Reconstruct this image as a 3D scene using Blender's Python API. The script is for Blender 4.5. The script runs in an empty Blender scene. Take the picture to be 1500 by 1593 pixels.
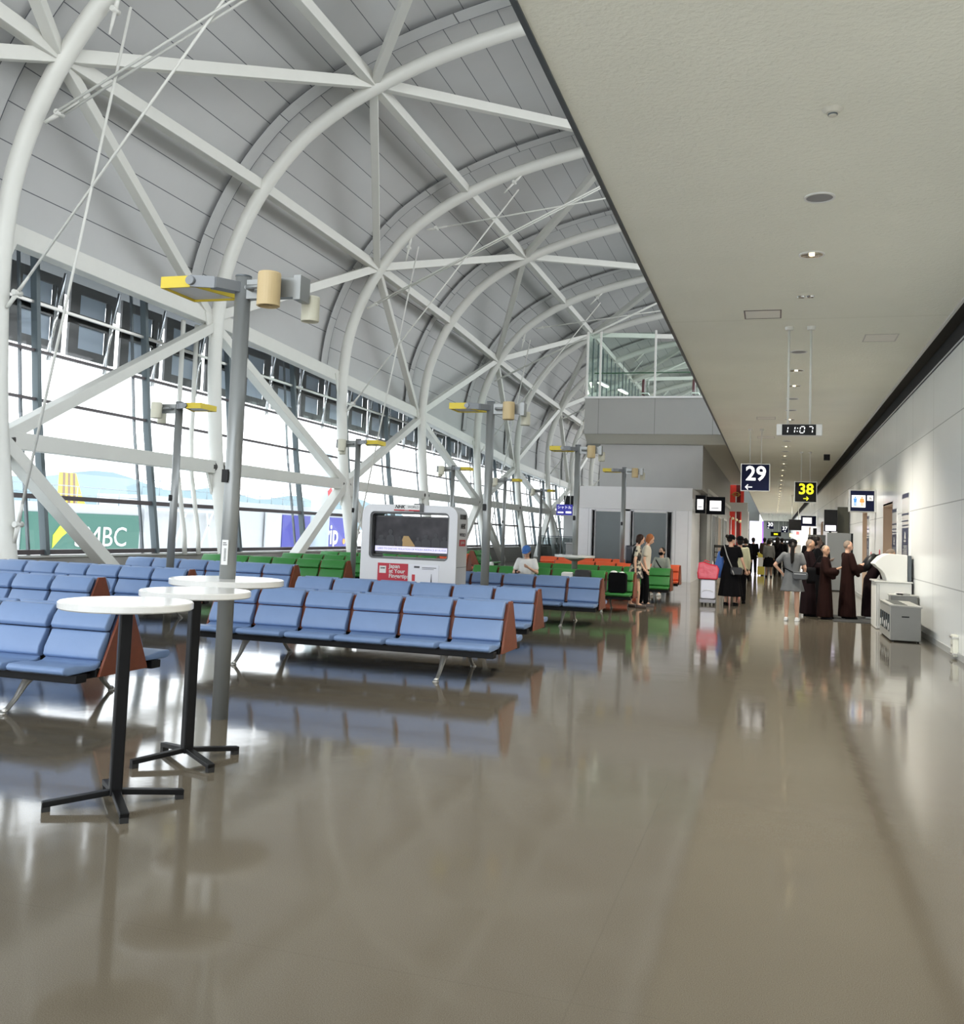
import bpy, bmesh, math, random
from mathutils import Vector, Matrix
random.seed(7)
S = bpy.context.scene
COL = S.collection
PI = math.pi
R = math.radians

# ------------------------------------------------------------------ camera
YAW, PITCH, ROLL, FPX, CYP = .29524, .06880, .03717, 1500.0, 722.7
Fv = Vector((-math.sin(YAW)*math.cos(PITCH), math.cos(YAW)*math.cos(PITCH), math.sin(PITCH)))
R0 = Vector((math.cos(YAW), math.sin(YAW), 0)); U0 = R0.cross(Fv)
Rv = R0*math.cos(ROLL)+U0*math.sin(ROLL); Uv = -R0*math.sin(ROLL)+U0*math.cos(ROLL)
cd = bpy.data.cameras.new('camera'); cam = bpy.data.objects.new('camera', cd); COL.objects.link(cam)
M = Matrix((Rv, Uv, -Fv)).transposed().to_4x4(); M.translation = Vector((0, 0, 1.5)); cam.matrix_world = M
cd.sensor_fit = 'VERTICAL'; cd.sensor_height = 24; cd.sensor_width = 24*1500/1593
cd.lens = FPX*24/1593
cd.shift_y = (CYP-796.5)/1593
cd.clip_end = 2000; cd.clip_start = .05
S.camera = cam

# ------------------------------------------------------------------ world, exposure
S.view_settings.view_transform = 'Standard'; S.view_settings.look = 'None'; S.view_settings.gamma = 1
S.view_settings.use_curve_mapping = False
S.view_settings.exposure = 0.82
W = bpy.data.worlds.new('world'); S.world = W; W.use_nodes = True
nt = W.node_tree; bg = nt.nodes['Background']
tc = nt.nodes.new('ShaderNodeTexCoord'); sx = nt.nodes.new('ShaderNodeSeparateXYZ'); cr = nt.nodes.new('ShaderNodeValToRGB')
nt.links.new(tc.outputs['Generated'], sx.inputs[0]); nt.links.new(sx.outputs['Z'], cr.inputs[0])
cr.color_ramp.elements[0].position = 0.0; cr.color_ramp.elements[0].color = (.95, .98, 1, 1)
cr.color_ramp.elements[1].position = .9; cr.color_ramp.elements[1].color = (.80, .90, 1, 1)
nt.links.new(cr.outputs[0], bg.inputs['Color']); bg.inputs['Strength'].default_value = 2.4
S.cycles.transparent_max_bounces = 24
S.cycles.max_bounces = 8
S.cycles.diffuse_bounces = 5
S.cycles.sample_clamp_indirect = 6

DLW = 380        # watts of each lit downlight

# ------------------------------------------------------------------ materials
MATS = {}
def mat(name, col=(.8, .8, .8), rough=.5, metal=0, spec=.5, noise=0, nscale=8, bump=0, bscale=40, emit=0, coat=0):
    if name in MATS: return MATS[name]
    m = bpy.data.materials.new(name); m.use_nodes = True; t = m.node_tree; b = t.nodes['Principled BSDF']
    b.inputs['Base Color'].default_value = (*col, 1); b.inputs['Roughness'].default_value = rough
    b.inputs['Metallic'].default_value = metal; b.inputs['Specular IOR Level'].default_value = spec
    if coat: b.inputs['Coat Weight'].default_value = coat; b.inputs['Coat Roughness'].default_value = .08
    if emit:
        b.inputs['Emission Color'].default_value = (*col, 1); b.inputs['Emission Strength'].default_value = emit
    if noise or bump:
        tcn = t.nodes.new('ShaderNodeTexCoord')
    if noise:
        n = t.nodes.new('ShaderNodeTexNoise'); n.inputs['Scale'].default_value = nscale; n.inputs['Detail'].default_value = 5
        t.links.new(tcn.outputs['Object'], n.inputs['Vector'])
        mx = t.nodes.new('ShaderNodeMix'); mx.data_type = 'RGBA'
        mx.inputs['A'].default_value = (*[c*(1-noise) for c in col], 1); mx.inputs['B'].default_value = (*[min(1, c*(1+noise)) for c in col], 1)
        t.links.new(n.outputs['Fac'], mx.inputs['Factor']); t.links.new(mx.outputs['Result'], b.inputs['Base Color'])
    if bump:
        n2 = t.nodes.new('ShaderNodeTexNoise'); n2.inputs['Scale'].default_value = bscale; n2.inputs['Detail'].default_value = 3
        t.links.new(tcn.outputs['Object'], n2.inputs['Vector'])
        bp = t.nodes.new('ShaderNodeBump'); bp.inputs['Strength'].default_value = bump; bp.inputs['Distance'].default_value = .01
        t.links.new(n2.outputs['Fac'], bp.inputs['Height']); t.links.new(bp.outputs['Normal'], b.inputs['Normal'])
    MATS[name] = m; return m
def glass_mat(name, tint=(1, 1, 1), refl=.12, ior=1.35):
    if name in MATS: return MATS[name]
    m = bpy.data.materials.new(name); m.use_nodes = True; t = m.node_tree; t.nodes.clear()
    o = t.nodes.new('ShaderNodeOutputMaterial'); tr = t.nodes.new('ShaderNodeBsdfTransparent'); gl = t.nodes.new('ShaderNodeBsdfGlossy')
    tr.inputs[0].default_value = (*tint, 1); gl.inputs['Roughness'].default_value = .02; gl.inputs['Color'].default_value = (refl*8, refl*8, refl*8, 1) if refl < .12 else (1, 1, 1, 1)
    fr = t.nodes.new('ShaderNodeFresnel'); fr.inputs[0].default_value = ior
    ge = t.nodes.new('ShaderNodeNewGeometry'); mi = t.nodes.new('ShaderNodeMix'); mi.inputs['A'].default_value = ior; mi.inputs['B'].default_value = 1/ior
    t.links.new(ge.outputs['Backfacing'], mi.inputs['Factor']); t.links.new(mi.outputs['Result'], fr.inputs[0])
    mx = t.nodes.new('ShaderNodeMixShader'); t.links.new(fr.outputs[0], mx.inputs[0]); t.links.new(tr.outputs[0], mx.inputs[1]); t.links.new(gl.outputs[0], mx.inputs[2])
    t.links.new(mx.outputs[0], o.inputs[0]); MATS[name] = m; return m

STEEL = mat('white painted steel', (.66, .66, .615), .42, noise=.04, nscale=3)
ROOFP = mat('grey roof panel', (.50, .505, .50), .7, noise=.05, nscale=1.2, bump=.15, bscale=60)
GROOVE = mat('dark joint', (.09, .095, .11), .8)
DARKM = mat('dark grey metal', (.10, .115, .125), .42, metal=.4)
GREYM = mat('grey pole metal', (.25, .26, .255), .34, metal=.4)
MULL = mat('grey green mullion', (.10, .125, .135), .4, metal=.3)
TRANS = mat('transom brown grey', (.10, .085, .09), .45, metal=.2)
CHROME = mat('chrome', (.75, .75, .75), .18, metal=1)
ALU = mat('aluminium', (.5, .49, .46), .35, metal=.8)
WHITE = mat('white laminate', (.64, .64, .62), .18, noise=.02)
WHITEM = mat('white matt', (.72, .72, .70), .5, noise=.03)
BLACK = mat('black powder coat', (.004, .004, .0045), .4, spec=.22)
RUBBER = mat('black rubber', (.01, .01, .01), .7)
YELLOW = mat('yellow lamp housing', (.60, .46, .03), .5)
BEIGE = mat('beige lamp can', (.50, .38, .20), .5)
CREAM = mat('cream lamp can', (.56, .54, .43), .5)
WOOD = mat('chestnut wood', (.165, .038, .012), .42, noise=.25, nscale=14)
BLUES = mat('blue leather', (.165, .25, .43), .42, noise=.06, nscale=9, bump=.15, bscale=150)
GREENS = mat('green leather', (.03, .185, .035), .42, noise=.06, nscale=9, bump=.15, bscale=150)
ORANGES = mat('orange leather', (.72, .11, .035), .42, noise=.05, nscale=9, bump=.15, bscale=150)
SEATEDGE = mat('dark navy seat side', (.02, .028, .06), .5)
GPANEL = mat('grey building panel', (.36, .355, .34), .45, noise=.05, nscale=2)
GWHITE = mat('light grey panel', (.62, .62, .62), .35, noise=.04, nscale=2)
NAVY = mat('navy sign face', (.006, .009, .04), .6, spec=.15)
SIGNBLK = mat('black sign face', (.006, .006, .005), .6, spec=.15)
LITW = mat('lit white', (.9, .9, .9), .6, emit=.6)
LITY = mat('lit yellow', (.80, .78, .01), .5, emit=.6)
LITB = mat('lit blue figure', (.06, .25, .75), .6, emit=.35)
LITO = mat('lit orange figure', (.90, .30, .08), .6, emit=.35)
GLASS = glass_mat('window glass', (.97, .985, .985))
GGLASS = glass_mat('green tint glass', (.90, .96, .93), .12, 1.3)
DGLASS = mat('frosted dark glass', (.075, .10, .105), .25, noise=.25, nscale=.7)
REDM = mat('red banner', (.85, .05, .03), .5)
SKIN = mat('skin', (.56, .33, .23), .5, noise=.05, nscale=20)
SKIN2 = mat('tanned skin', (.42, .24, .15), .5, noise=.05, nscale=20)
HAIRB = mat('black hair', (.012, .010, .009), .45, spec=.15, bump=.4, bscale=120)
HAIRD = mat('dark brown hair', (.020, .008, .005), .45, spec=.15, bump=.4, bscale=120)
HAIRO = mat('ginger hair', (.26, .09, .03), .45, spec=.15, bump=.4, bscale=120)
STUBBLE = mat('shaved grey scalp', (.20, .15, .115), .7)
CLBLACK = mat('black cloth', (.004, .004, .005), .9, spec=.1, bump=.3, bscale=60)
CLMAROON = mat('maroon robe cloth', (.016, .006, .005), .9, spec=.1, bump=.4, bscale=30)
CLDKMAR = mat('dark plum robe cloth', (.010, .005, .006), .9, spec=.1, bump=.4, bscale=30)
CLGREY = mat('grey dress cloth', (.115, .12, .125), .8, bump=.3, bscale=50)
CLWHITE = mat('white cloth', (.72, .72, .70), .8, bump=.3, bscale=50)
CLCREAM = mat('cream cloth', (.55, .54, .36), .8, bump=.3, bscale=50)
CLGREEN = mat('grey green cloth', (.30, .32, .27), .8, bump=.3, bscale=50)
CLBLUE = mat('blue cap cloth', (.04, .14, .42), .7)
BLUEB = mat('blue nylon', (.02, .10, .36), .5)
SHOEW = mat('white shoe', (.75, .75, .74), .5)
CLBEIGE = mat('beige cloth', (.50, .46, .38), .8, bump=.3, bscale=50)

# floor: polished speckled terrazzo vinyl, faint waviness in the polish
def floor_mat():
    m = bpy.data.materials.new('polished floor'); m.use_nodes = True; t = m.node_tree; b = t.nodes['Principled BSDF']
    tcn = t.nodes.new('ShaderNodeTexCoord')
    def noise(sc, det=4, vec=None):
        n = t.nodes.new('ShaderNodeTexNoise'); n.inputs['Scale'].default_value = sc; n.inputs['Detail'].default_value = det
        t.links.new(vec or tcn.outputs['Object'], n.inputs['Vector']); return n
    sp = noise(260, 2); cl = noise(.7, 5)
    r = t.nodes.new('ShaderNodeValToRGB'); r.color_ramp.elements[0].position = .35; r.color_ramp.elements[1].position = .68
    r.color_ramp.elements[0].color = (.125, .107, .080, 1); r.color_ramp.elements[1].color = (.182, .160, .124, 1)
    t.links.new(sp.outputs['Fac'], r.inputs[0])
    mx = t.nodes.new('ShaderNodeMix'); mx.data_type = 'RGBA'; mx.blend_type = 'MULTIPLY'; mx.inputs['Factor'].default_value = .5
    r2 = t.nodes.new('ShaderNodeValToRGB'); r2.color_ramp.elements[0].position = .3; r2.color_ramp.elements[1].position = .75
    r2.color_ramp.elements[0].color = (.78, .76, .74, 1); r2.color_ramp.elements[1].color = (1, 1, 1, 1)
    t.links.new(cl.outputs['Fac'], r2.inputs[0]); t.links.new(r.outputs[0], mx.inputs['A']); t.links.new(r2.outputs[0], mx.inputs['B'])
    # 3.6 m sheet joints
    br = t.nodes.new('ShaderNodeTexBrick'); br.offset = 0; br.inputs['Scale'].default_value = 1; br.inputs['Mortar Size'].default_value = .0035
    br.inputs['Brick Width'].default_value = 3.45; br.inputs['Row Height'].default_value = 3.42; br.inputs['Mortar Smooth'].default_value = 0
    br.inputs['Color1'].default_value = (1, 1, 1, 1); br.inputs['Color2'].default_value = (1, 1, 1, 1); br.inputs['Mortar'].default_value = (.45, .45, .45, 1)
    mp = t.nodes.new('ShaderNodeMapping'); mp.inputs['Location'].default_value = (4.05, .25, 0); t.links.new(tcn.outputs['Object'], mp.inputs['Vector']); t.links.new(mp.outputs[0], br.inputs['Vector'])
    m2 = t.nodes.new('ShaderNodeMix'); m2.data_type = 'RGBA'; m2.blend_type = 'MULTIPLY'; m2.inputs['Factor'].default_value = .12
    t.links.new(mx.outputs['Result'], m2.inputs['A']); t.links.new(br.outputs['Color'], m2.inputs['B']); t.links.new(m2.outputs['Result'], b.inputs['Base Color'])
    rr = t.nodes.new('ShaderNodeMapRange'); rr.inputs['To Min'].default_value = .045; rr.inputs['To Max'].default_value = .12
    t.links.new(noise(1.6, 6).outputs['Fac'], rr.inputs['Value']); t.links.new(rr.outputs['Result'], b.inputs['Roughness'])
    wav = noise(3.0, 3); bp = t.nodes.new('ShaderNodeBump'); bp.inputs['Strength'].default_value = .10; bp.inputs['Distance'].default_value = .008
    t.links.new(wav.outputs['Fac'], bp.inputs['Height']); t.links.new(bp.outputs['Normal'], b.inputs['Normal'])
    b.inputs['Specular IOR Level'].default_value = .5
    MATS['floor'] = m; return m
def seam_mat(name, col, rough, sy, sz, axis, line=(.5, .5, .5), bump=0, ms=.012, loc=(0, 0, 0), spec=.5):
    # painted panels with joint lines; axis 'yz' for the side wall, 'xy' for the ceiling
    m = bpy.data.materials.new(name); m.use_nodes = True; t = m.node_tree; b = t.nodes['Principled BSDF']
    tcn = t.nodes.new('ShaderNodeTexCoord'); s = t.nodes.new('ShaderNodeSeparateXYZ'); c = t.nodes.new('ShaderNodeCombineXYZ')
    mp = t.nodes.new('ShaderNodeMapping'); mp.inputs['Location'].default_value = loc
    t.links.new(tcn.outputs['Object'], mp.inputs['Vector']); t.links.new(mp.outputs[0], s.inputs[0])
    a, d = {'yz': ('Y', 'Z'), 'xy': ('X', 'Y'), 'xz': ('X', 'Z')}[axis]
    t.links.new(s.outputs[a], c.inputs['X']); t.links.new(s.outputs[d], c.inputs['Y'])
    br = t.nodes.new('ShaderNodeTexBrick'); br.offset = 0; br.inputs['Scale'].default_value = 1; br.inputs['Mortar Size'].default_value = ms; br.inputs['Mortar Smooth'].default_value = 0
    br.inputs['Brick Width'].default_value = sy; br.inputs['Row Height'].default_value = sz
    br.inputs['Color1'].default_value = (*col, 1); br.inputs['Color2'].default_value = (*[x*.965 for x in col], 1); br.inputs['Mortar'].default_value = (*[x*y for x, y in zip(col, line)], 1)
    t.links.new(c.outputs[0], br.inputs['Vector'])
    n = t.nodes.new('ShaderNodeTexNoise'); n.inputs['Scale'].default_value = .8; n.inputs['Detail'].default_value = 4; t.links.new(tcn.outputs['Object'], n.inputs['Vector'])
    mr = t.nodes.new('ShaderNodeMapRange'); mr.inputs['To Min'].default_value = .93; mr.inputs['To Max'].default_value = 1.05; t.links.new(n.outputs['Fac'], mr.inputs['Value'])
    mx = t.nodes.new('ShaderNodeMix'); mx.data_type = 'RGBA'; mx.blend_type = 'MULTIPLY'; mx.inputs['Factor'].default_value = 1
    t.links.new(br.outputs['Color'], mx.inputs['A']); t.links.new(mr.outputs['Result'], mx.inputs['B']); t.links.new(mx.outputs['Result'], b.inputs['Base Color'])
    b.inputs['Roughness'].default_value = rough; b.inputs['Specular IOR Level'].default_value = spec
    if bump:
        n2 = t.nodes.new('ShaderNodeTexNoise'); n2.inputs['Scale'].default_value = 26; n2.inputs['Detail'].default_value = 3; t.links.new(tcn.outputs['Object'], n2.inputs['Vector'])
        bp = t.nodes.new('ShaderNodeBump'); bp.inputs['Strength'].default_value = bump; bp.inputs['Distance'].default_value = .01
        t.links.new(n2.outputs['Fac'], bp.inputs['Height']); t.links.new(bp.outputs['Normal'], b.inputs['Normal'])
    MATS[name] = m; return m
FLOORM = floor_mat()
CEILM = seam_mat('textured ceiling', (.84, .84, .745), .8, 30, 13.9, 'xy', (.93, .93, .92), bump=.9, ms=.03, loc=(10, 0, 0))
WALLM = seam_mat('glossy wall panel', (.82, .84, .835), .24, 2.45, 1.235, 'yz', (.55, .55, .55), ms=.008, loc=(0, .3, .305))
BUILDM = seam_mat('mezzanine panel', (.33, .33, .31), .45, 2.02, 6, 'xz', (.6, .6, .6), ms=.012, loc=(6.13, 0, 2), spec=.3)

# ------------------------------------------------------------------ geometry helpers
class MB:
    def __init__(s): s.bm = bmesh.new()
    def box(s, c, size, rot=None):
        m = Matrix.Translation(c) @ (rot.to_4x4() if rot is not None else Matrix()) @ Matrix.Diagonal((*size, 1))
        bmesh.ops.create_cube(s.bm, size=1, matrix=m); return s
    def bb(s, a, b):  # box by corners
        return s.box([(a[i]+b[i])/2 for i in range(3)], [abs(b[i]-a[i]) for i in range(3)])
    def beam(s, p, q, w, h, up=(0, 0, 1)):
        p, q = Vector(p), Vector(q); d = q-p; L = d.length; z = d.normalized(); u = Vector(up); x = u.cross(z)
        if x.length < 1e-4: x = Vector((1, 0, 0)).cross(z)
        x.normalize(); y = z.cross(x)
        rot = Matrix((x, y, z)).transposed()
        return s.box((p+q)/2, (w, h, L), rot)
    def tube(s, pts, r, n=12, cap=True):
        pts = [Vector(p) for p in pts]; rs = r if isinstance(r, (list, tuple)) else [r]*len(pts)
        rings = []; prev = None
        for i, p in enumerate(pts):
            d = (pts[min(i+1, len(pts)-1)]-pts[max(i-1, 0)]).normalized()
            if prev is None:
                a = Vector((0, 0, 1)) if abs(d.z) < .9 else Vector((1, 0, 0)); x = a.cross(d).normalized()
            else: x = (prev-d*prev.dot(d)).normalized()
            prev = x; y = d.cross(x)
            rings.append([s.bm.verts.new(p+(x*math.cos(2*PI*k/n)+y*math.sin(2*PI*k/n))*rs[i]) for k in range(n)])
        for a, b in zip(rings, rings[1:]):
            for k in range(n):
                f = s.bm.faces.new((a[k], a[(k+1) % n], b[(k+1) % n], b[k])); f.smooth = True
        if cap: s.bm.faces.new(rings[0][::-1]); s.bm.faces.new(rings[-1])
        return s
    def cyl(s, p, q, r, r2=None, n=20): return s.tube([p, q], [r, r if r2 is None else r2], n)
    def lathe(s, prof, c=(0, 0, 0), n=32, caps=True):
        rings = []
        for r, z in prof:
            ring = []
            for k in range(n):
                a = 2*PI*k/n; v = Vector((r*math.cos(a), r*math.sin(a), z))
                ring.append(s.bm.verts.new(v+Vector(c)))
            rings.append(ring)
        for a, b in zip(rings, rings[1:]):
            for k in range(n):
                f = s.bm.faces.new((a[k], a[(k+1) % n], b[(k+1) % n], b[k]))
        if caps and prof[0][0] > 1e-5: s.bm.faces.new(rings[0][::-1])
        if caps and prof[-1][0] > 1e-5: s.bm.faces.new(rings[-1])
        return s
    def prism(s, poly, a, b, ax='x'):  # poly in the two other axes, extruded between a and b along ax
        def P(u, v, t): return {'x': (t, u, v), 'y': (u, t, v), 'z': (u, v, t)}[ax]
        A = [s.bm.verts.new(P(u, v, a)) for u, v in poly]; B = [s.bm.verts.new(P(u, v, b)) for u, v in poly]; n = len(poly)
        s.bm.faces.new(A); s.bm.faces.new(B[::-1])
        for k in range(n): s.bm.faces.new((A[k], B[k], B[(k+1) % n], A[(k+1) % n]))
        return s
    def ring(s, outer, inner, a, b, ax='y'):  # frame: outer and inner loops with equal counts
        def P(u, v, t): return {'x': (t, u, v), 'y': (u, t, v), 'z': (u, v, t)}[ax]
        n = len(outer); L = [[s.bm.verts.new(P(u, v, t)) for u, v in lp] for lp in (outer, inner) for t in (a, b)]
        oa, ob, ia, ib = L
        for k in range(n):
            j = (k+1) % n
            for q in ((oa[k], ob[k], ob[j], oa[j]), (ia[k], ia[j], ib[j], ib[k]), (oa[k], oa[j], ia[j], ia[k]), (ob[k], ib[k], ib[j], ob[j])): s.bm.faces.new(q)
        return s
    def quad(s, *p): s.bm.faces.new([s.bm.verts.new(v) for v in p]); return s
    def ell(s, c, r, rot=None, u=16, v=10):
        m = Matrix.Translation(c) @ (rot.to_4x4() if rot is not None else Matrix()) @ Matrix.Diagonal((*r, 1))
        q = bmesh.ops.create_uvsphere(s.bm, u_segments=u, v_segments=v, radius=1, matrix=m)
        for vv in q['verts']:
            for f in vv.link_faces: f.smooth = True
        return s
    def cap(s, p, q, r0, r1=None, n=10):  # capsule-like limb piece
        r1 = r0 if r1 is None else r1; p, q = Vector(p), Vector(q)
        s.tube([p, q], [r0, r1], n); s.ell(p, (r0,)*3, None, n, 6); s.ell(q, (r1,)*3, None, n, 6); return s
    def loft(s, rings):  # rings: lists of points, closed
        V = [[s.bm.verts.new(p) for p in r] for r in rings]; n = len(V[0])
        for a, b in zip(V, V[1:]):
            for k in range(n):
                f = s.bm.faces.new((a[k], a[(k+1) % n], b[(k+1) % n], b[k])); f.smooth = True
        s.bm.faces.new(V[0][::-1]); s.bm.faces.new(V[-1]); return s
    def build(s, name, m, parent=None, bevel=0, smooth=False, remesh=0, seg=2):
        bmesh.ops.recalc_face_normals(s.bm, faces=s.bm.faces)
        me = bpy.data.meshes.new(name); s.bm.to_mesh(me); s.bm.free()
        if isinstance(m, (list, tuple)):
            for x in m: me.materials.append(x)
        else: me.materials.append(m)
        if smooth:
            for p in me.polygons: p.use_smooth = True
        o = bpy.data.objects.new(name, me); COL.objects.link(o)
        if parent is not None: o.parent = parent
        if bevel:
            b = o.modifiers.new('bevel', 'BEVEL'); b.width = bevel; b.segments = seg; b.limit_method = 'ANGLE'; b.angle_limit = R(40)
            b.harden_normals = False
        if remesh:
            r = o.modifiers.new('remesh', 'REMESH'); r.mode = 'VOXEL'; r.voxel_size = remesh; r.use_smooth_shade = True
            sm = o.modifiers.new('smooth', 'SMOOTH'); sm.iterations = 4; sm.factor = .5
        return o
def tag(o, label=None, cat=None, group=None, kind=None):
    if label: o['label'] = label
    if cat: o['category'] = cat
    if group: o['group'] = group
    if kind: o['kind'] = kind
    return o
def struct(o): o['kind'] = 'structure'; return o
def empty(name, loc=(0, 0, 0), rz=0):
    o = bpy.data.objects.new(name, None); COL.objects.link(o); o.location = loc; o.rotation_euler = (0, 0, rz); o.empty_display_size = .2; return o
def copy_tree(o, parent=None):
    c = o.copy(); COL.objects.link(c)
    if parent is not None: c.parent = parent
    for ch in [x for x in KIDS.get(o.name, [])]: pass
    for ch in list(o.children): copy_tree(ch, c)
    return c
KIDS = {}
def text(body, size, loc, rot, m, parent=None, name='lettering', depth=.002, align='CENTER', sx=1, bold=0, shear=0):
    cu = bpy.data.curves.new(name, 'FONT'); cu.body = body; cu.size = size; cu.extrude = depth; cu.align_x = align; cu.align_y = 'CENTER'; cu.offset = bold*size; cu.shear = shear
    cu.resolution_u = 3
    tmp = bpy.data.objects.new('tmp', cu); COL.objects.link(tmp)
    dg = bpy.context.evaluated_depsgraph_get(); me = bpy.data.meshes.new_from_object(tmp.evaluated_get(dg))
    bpy.data.objects.remove(tmp); bpy.data.curves.remove(cu)
    me.materials.clear(); me.materials.append(m)
    o = bpy.data.objects.new(name, me); COL.objects.link(o); o.location = loc; o.rotation_euler = rot; o.scale = (sx, 1, 1)
    if parent is not None: o.parent = parent
    return o
FACE = (R(90), 0, 0)         # text readable from -Y (from the camera side)
def rrect(x0, z0, x1, z1, r, n=6):
    P = []
    for cx, cz, a0 in ((x1-r, z1-r, 0), (x0+r, z1-r, 90), (x0+r, z0+r, 180), (x1-r, z0+r, 270)):
        for k in range(n+1): a = R(a0+90*k/n); P.append((cx+r*math.cos(a), cz+r*math.sin(a)))
    return P


# ------------------------------------------------------------------ the setting: floor, ceiling, walls
struct(MB().bb((-14.2, -4.5, -.3), (2.6, 150, 0)).build('floor', FLOORM))
CE = 4.6
# ceiling slab over the corridor with its edge trims
struct(MB().bb((-1.48, -4.5, CE), (2.2, 150, CE+.5)).build('ceiling', CEILM))
struct(MB().bb((-1.52, -4.5, CE-.015), (-1.48, 150, CE+.56)).build('trim_1', DARKM))
struct(MB().bb((2.2, -4.5, CE-.02), (2.24, 150, CE+.02)).build('trim_2', WHITEM))
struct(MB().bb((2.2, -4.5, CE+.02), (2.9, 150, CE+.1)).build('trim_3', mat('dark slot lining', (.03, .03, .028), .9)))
# right wall, panelled, with the restroom doorways cut out of it
DOORS = [(22.35, 24.2, 2.42), (28.2, 29.6, 2.42), (52.5, 55, 2.6), (70, 73, 2.6)]
wb = MB(); y = -4.5
for a, b, h in DOORS:
    wb.bb((2.44, y, 0), (2.9, a, 4.40)); wb.bb((2.44, a, h), (2.9, b, 4.40)); y = b
wb.bb((2.44, y, 0), (2.9, 150, 4.40)); struct(wb.build('wall_right', WALLM))
struct(MB().bb((2.425, -4.5, 4.34), (2.44, 150, 4.355)).build('trim_4', GROOVE))
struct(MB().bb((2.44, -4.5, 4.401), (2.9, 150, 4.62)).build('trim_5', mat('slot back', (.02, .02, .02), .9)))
bs = MB(); y = -4.5
for a, b, h in DOORS: bs.bb((2.425, y, 0), (2.44, a, .09)); y = b
bs.bb((2.425, y, 0), (2.44, 150, .09)); struct(bs.build('baseboard_right', mat('grey skirting', (.42, .43, .42), .35)))
TAN = mat('tan door lining', (.40, .29, .20), .5)
for i, (a, b, h) in enumerate(DOORS):
    d = empty('door_%d' % (i+1), (2.44, (a+b)/2, 0)); struct(d)
    w = (b-a)/2
    MB().bb((0, w-.04, 0), (1.2, w+.02, h)).bb((0, -w-.02, 0), (1.2, -w+.04, h)).bb((0, -w, h-.02), (1.2, w, h+.04)).build('door_lining', TAN, d)
    MB().bb((1.15, -w, 0), (1.2, w, h)).build('door_back_panel', TAN if i < 2 else DARKM, d)
# second-floor slab over the corridor; an added light-blocking wall stands at its right edge
struct(MB().bb((-1.4, -4.5, CE+.55), (6.5, 150, CE+.7)).build('floor.001', GPANEL))
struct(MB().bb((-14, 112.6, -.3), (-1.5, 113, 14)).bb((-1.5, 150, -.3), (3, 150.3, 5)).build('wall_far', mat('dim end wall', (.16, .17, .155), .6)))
# end wall far away closes the corridor; window side sill wall
WINX = -13.15
struct(MB().bb((-13.5, -4.5, 0), (WINX, 118, .70)).build('wall_left', mat('grey sill wall', (.30, .29, .27), .5)))
struct(MB().bb((-13.6, -4.5, .70), (WINX+.05, 118, .74)).build('trim_6', mat('sill cap', (.50, .50, .48), .4)))

struct(MB().bb((6.4, -4.5, CE+.7), (6.7, 112, 8.6)).build('light_blocker_upper_right', GPANEL))  # unseen wall added to cut sky fill from the right; height sets roof light
# ------------------------------------------------------------------ arched steel roof
PROF = [(-12.30, 0), (-12.45, .9), (-12.62, 1.9), (-12.78, 2.8), (-12.92, 4.2), (-13.0, 5.6), (-12.95, 6.8), (-12.75, 7.8), (-12.32, 8.85), (-11.68, 9.85), (-10.9, 10.7),
        (-10.0, 11.32), (-9.1, 11.78), (-8.1, 12.17), (-6.9, 12.52), (-5.5, 12.82), (-4.3, 13.0), (-2.8, 13.15), (-1, 13.2), (1, 13.15), (3, 12.95), (5, 12.6)]
def smooth(P, k=3):
    out = []
    for i in range(len(P)-1):
        p0, p1, p2, p3 = P[max(i-1, 0)], P[i], P[i+1], P[min(i+2, len(P)-1)]
        for j in range(k):
            t = j/k
            out.append(tuple(.5*((2*p1[c])+(-p0[c]+p2[c])*t+(2*p0[c]-5*p1[c]+4*p2[c]-p3[c])*t*t+(-p0[c]+3*p1[c]-3*p2[c]+p3[c])*t**3) for c in (0, 1)))
    out.append(P[-1]); return out
SP = smooth(PROF)
def offs(P, d):
    o = []
    for i, p in enumerate(P):
        a, b = P[max(i-1, 0)], P[min(i+1, len(P)-1)]; tx, tz = b[0]-a[0], b[1]-a[1]; L = math.hypot(tx, tz)
        o.append((p[0]-tz/L*d, p[1]+tx/L*d))
    return o
def at_z(P, z):
    for a, b in zip(P, P[1:]):
        if a[1] <= z <= b[1]: t = (z-a[1])/(b[1]-a[1]+1e-9); return (a[0]+t*(b[0]-a[0]), z)
    return P[-1]
def at_x(P, x):
    for a, b in reversed(list(zip(P, P[1:]))):
        if a[0] <= x <= b[0] and a[1] > 6: t = (x-a[0])/(b[0]-a[0]+1e-9); return (x, a[1]+t*(b[1]-a[1]))
    return P[-1]
AY = [-.4, 6.5, 13.4, 20.2, 27.4, 34.6, 41.8, 49.0, 56.2, 63.4, 70.6, 77.8, 85.0, 92.2, 99.4, 106.6]
EZ = [6.6, 6.6, 6.5, 6.42, 6.15, 5.9, 5.5, 5.05, 4.85, 4.7, 4.6, 4.5, 4.45, 4.4, 4.4, 4.4]
P1Z = [9.6, 9.6, 9.5, 9.62, 9.60, 9.50, 9.3, 9.1, 9.0, 8.9, 8.8, 8.8, 8.8, 8.8, 8.8, 8.8]
PURL = offs(SP, .12)
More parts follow.
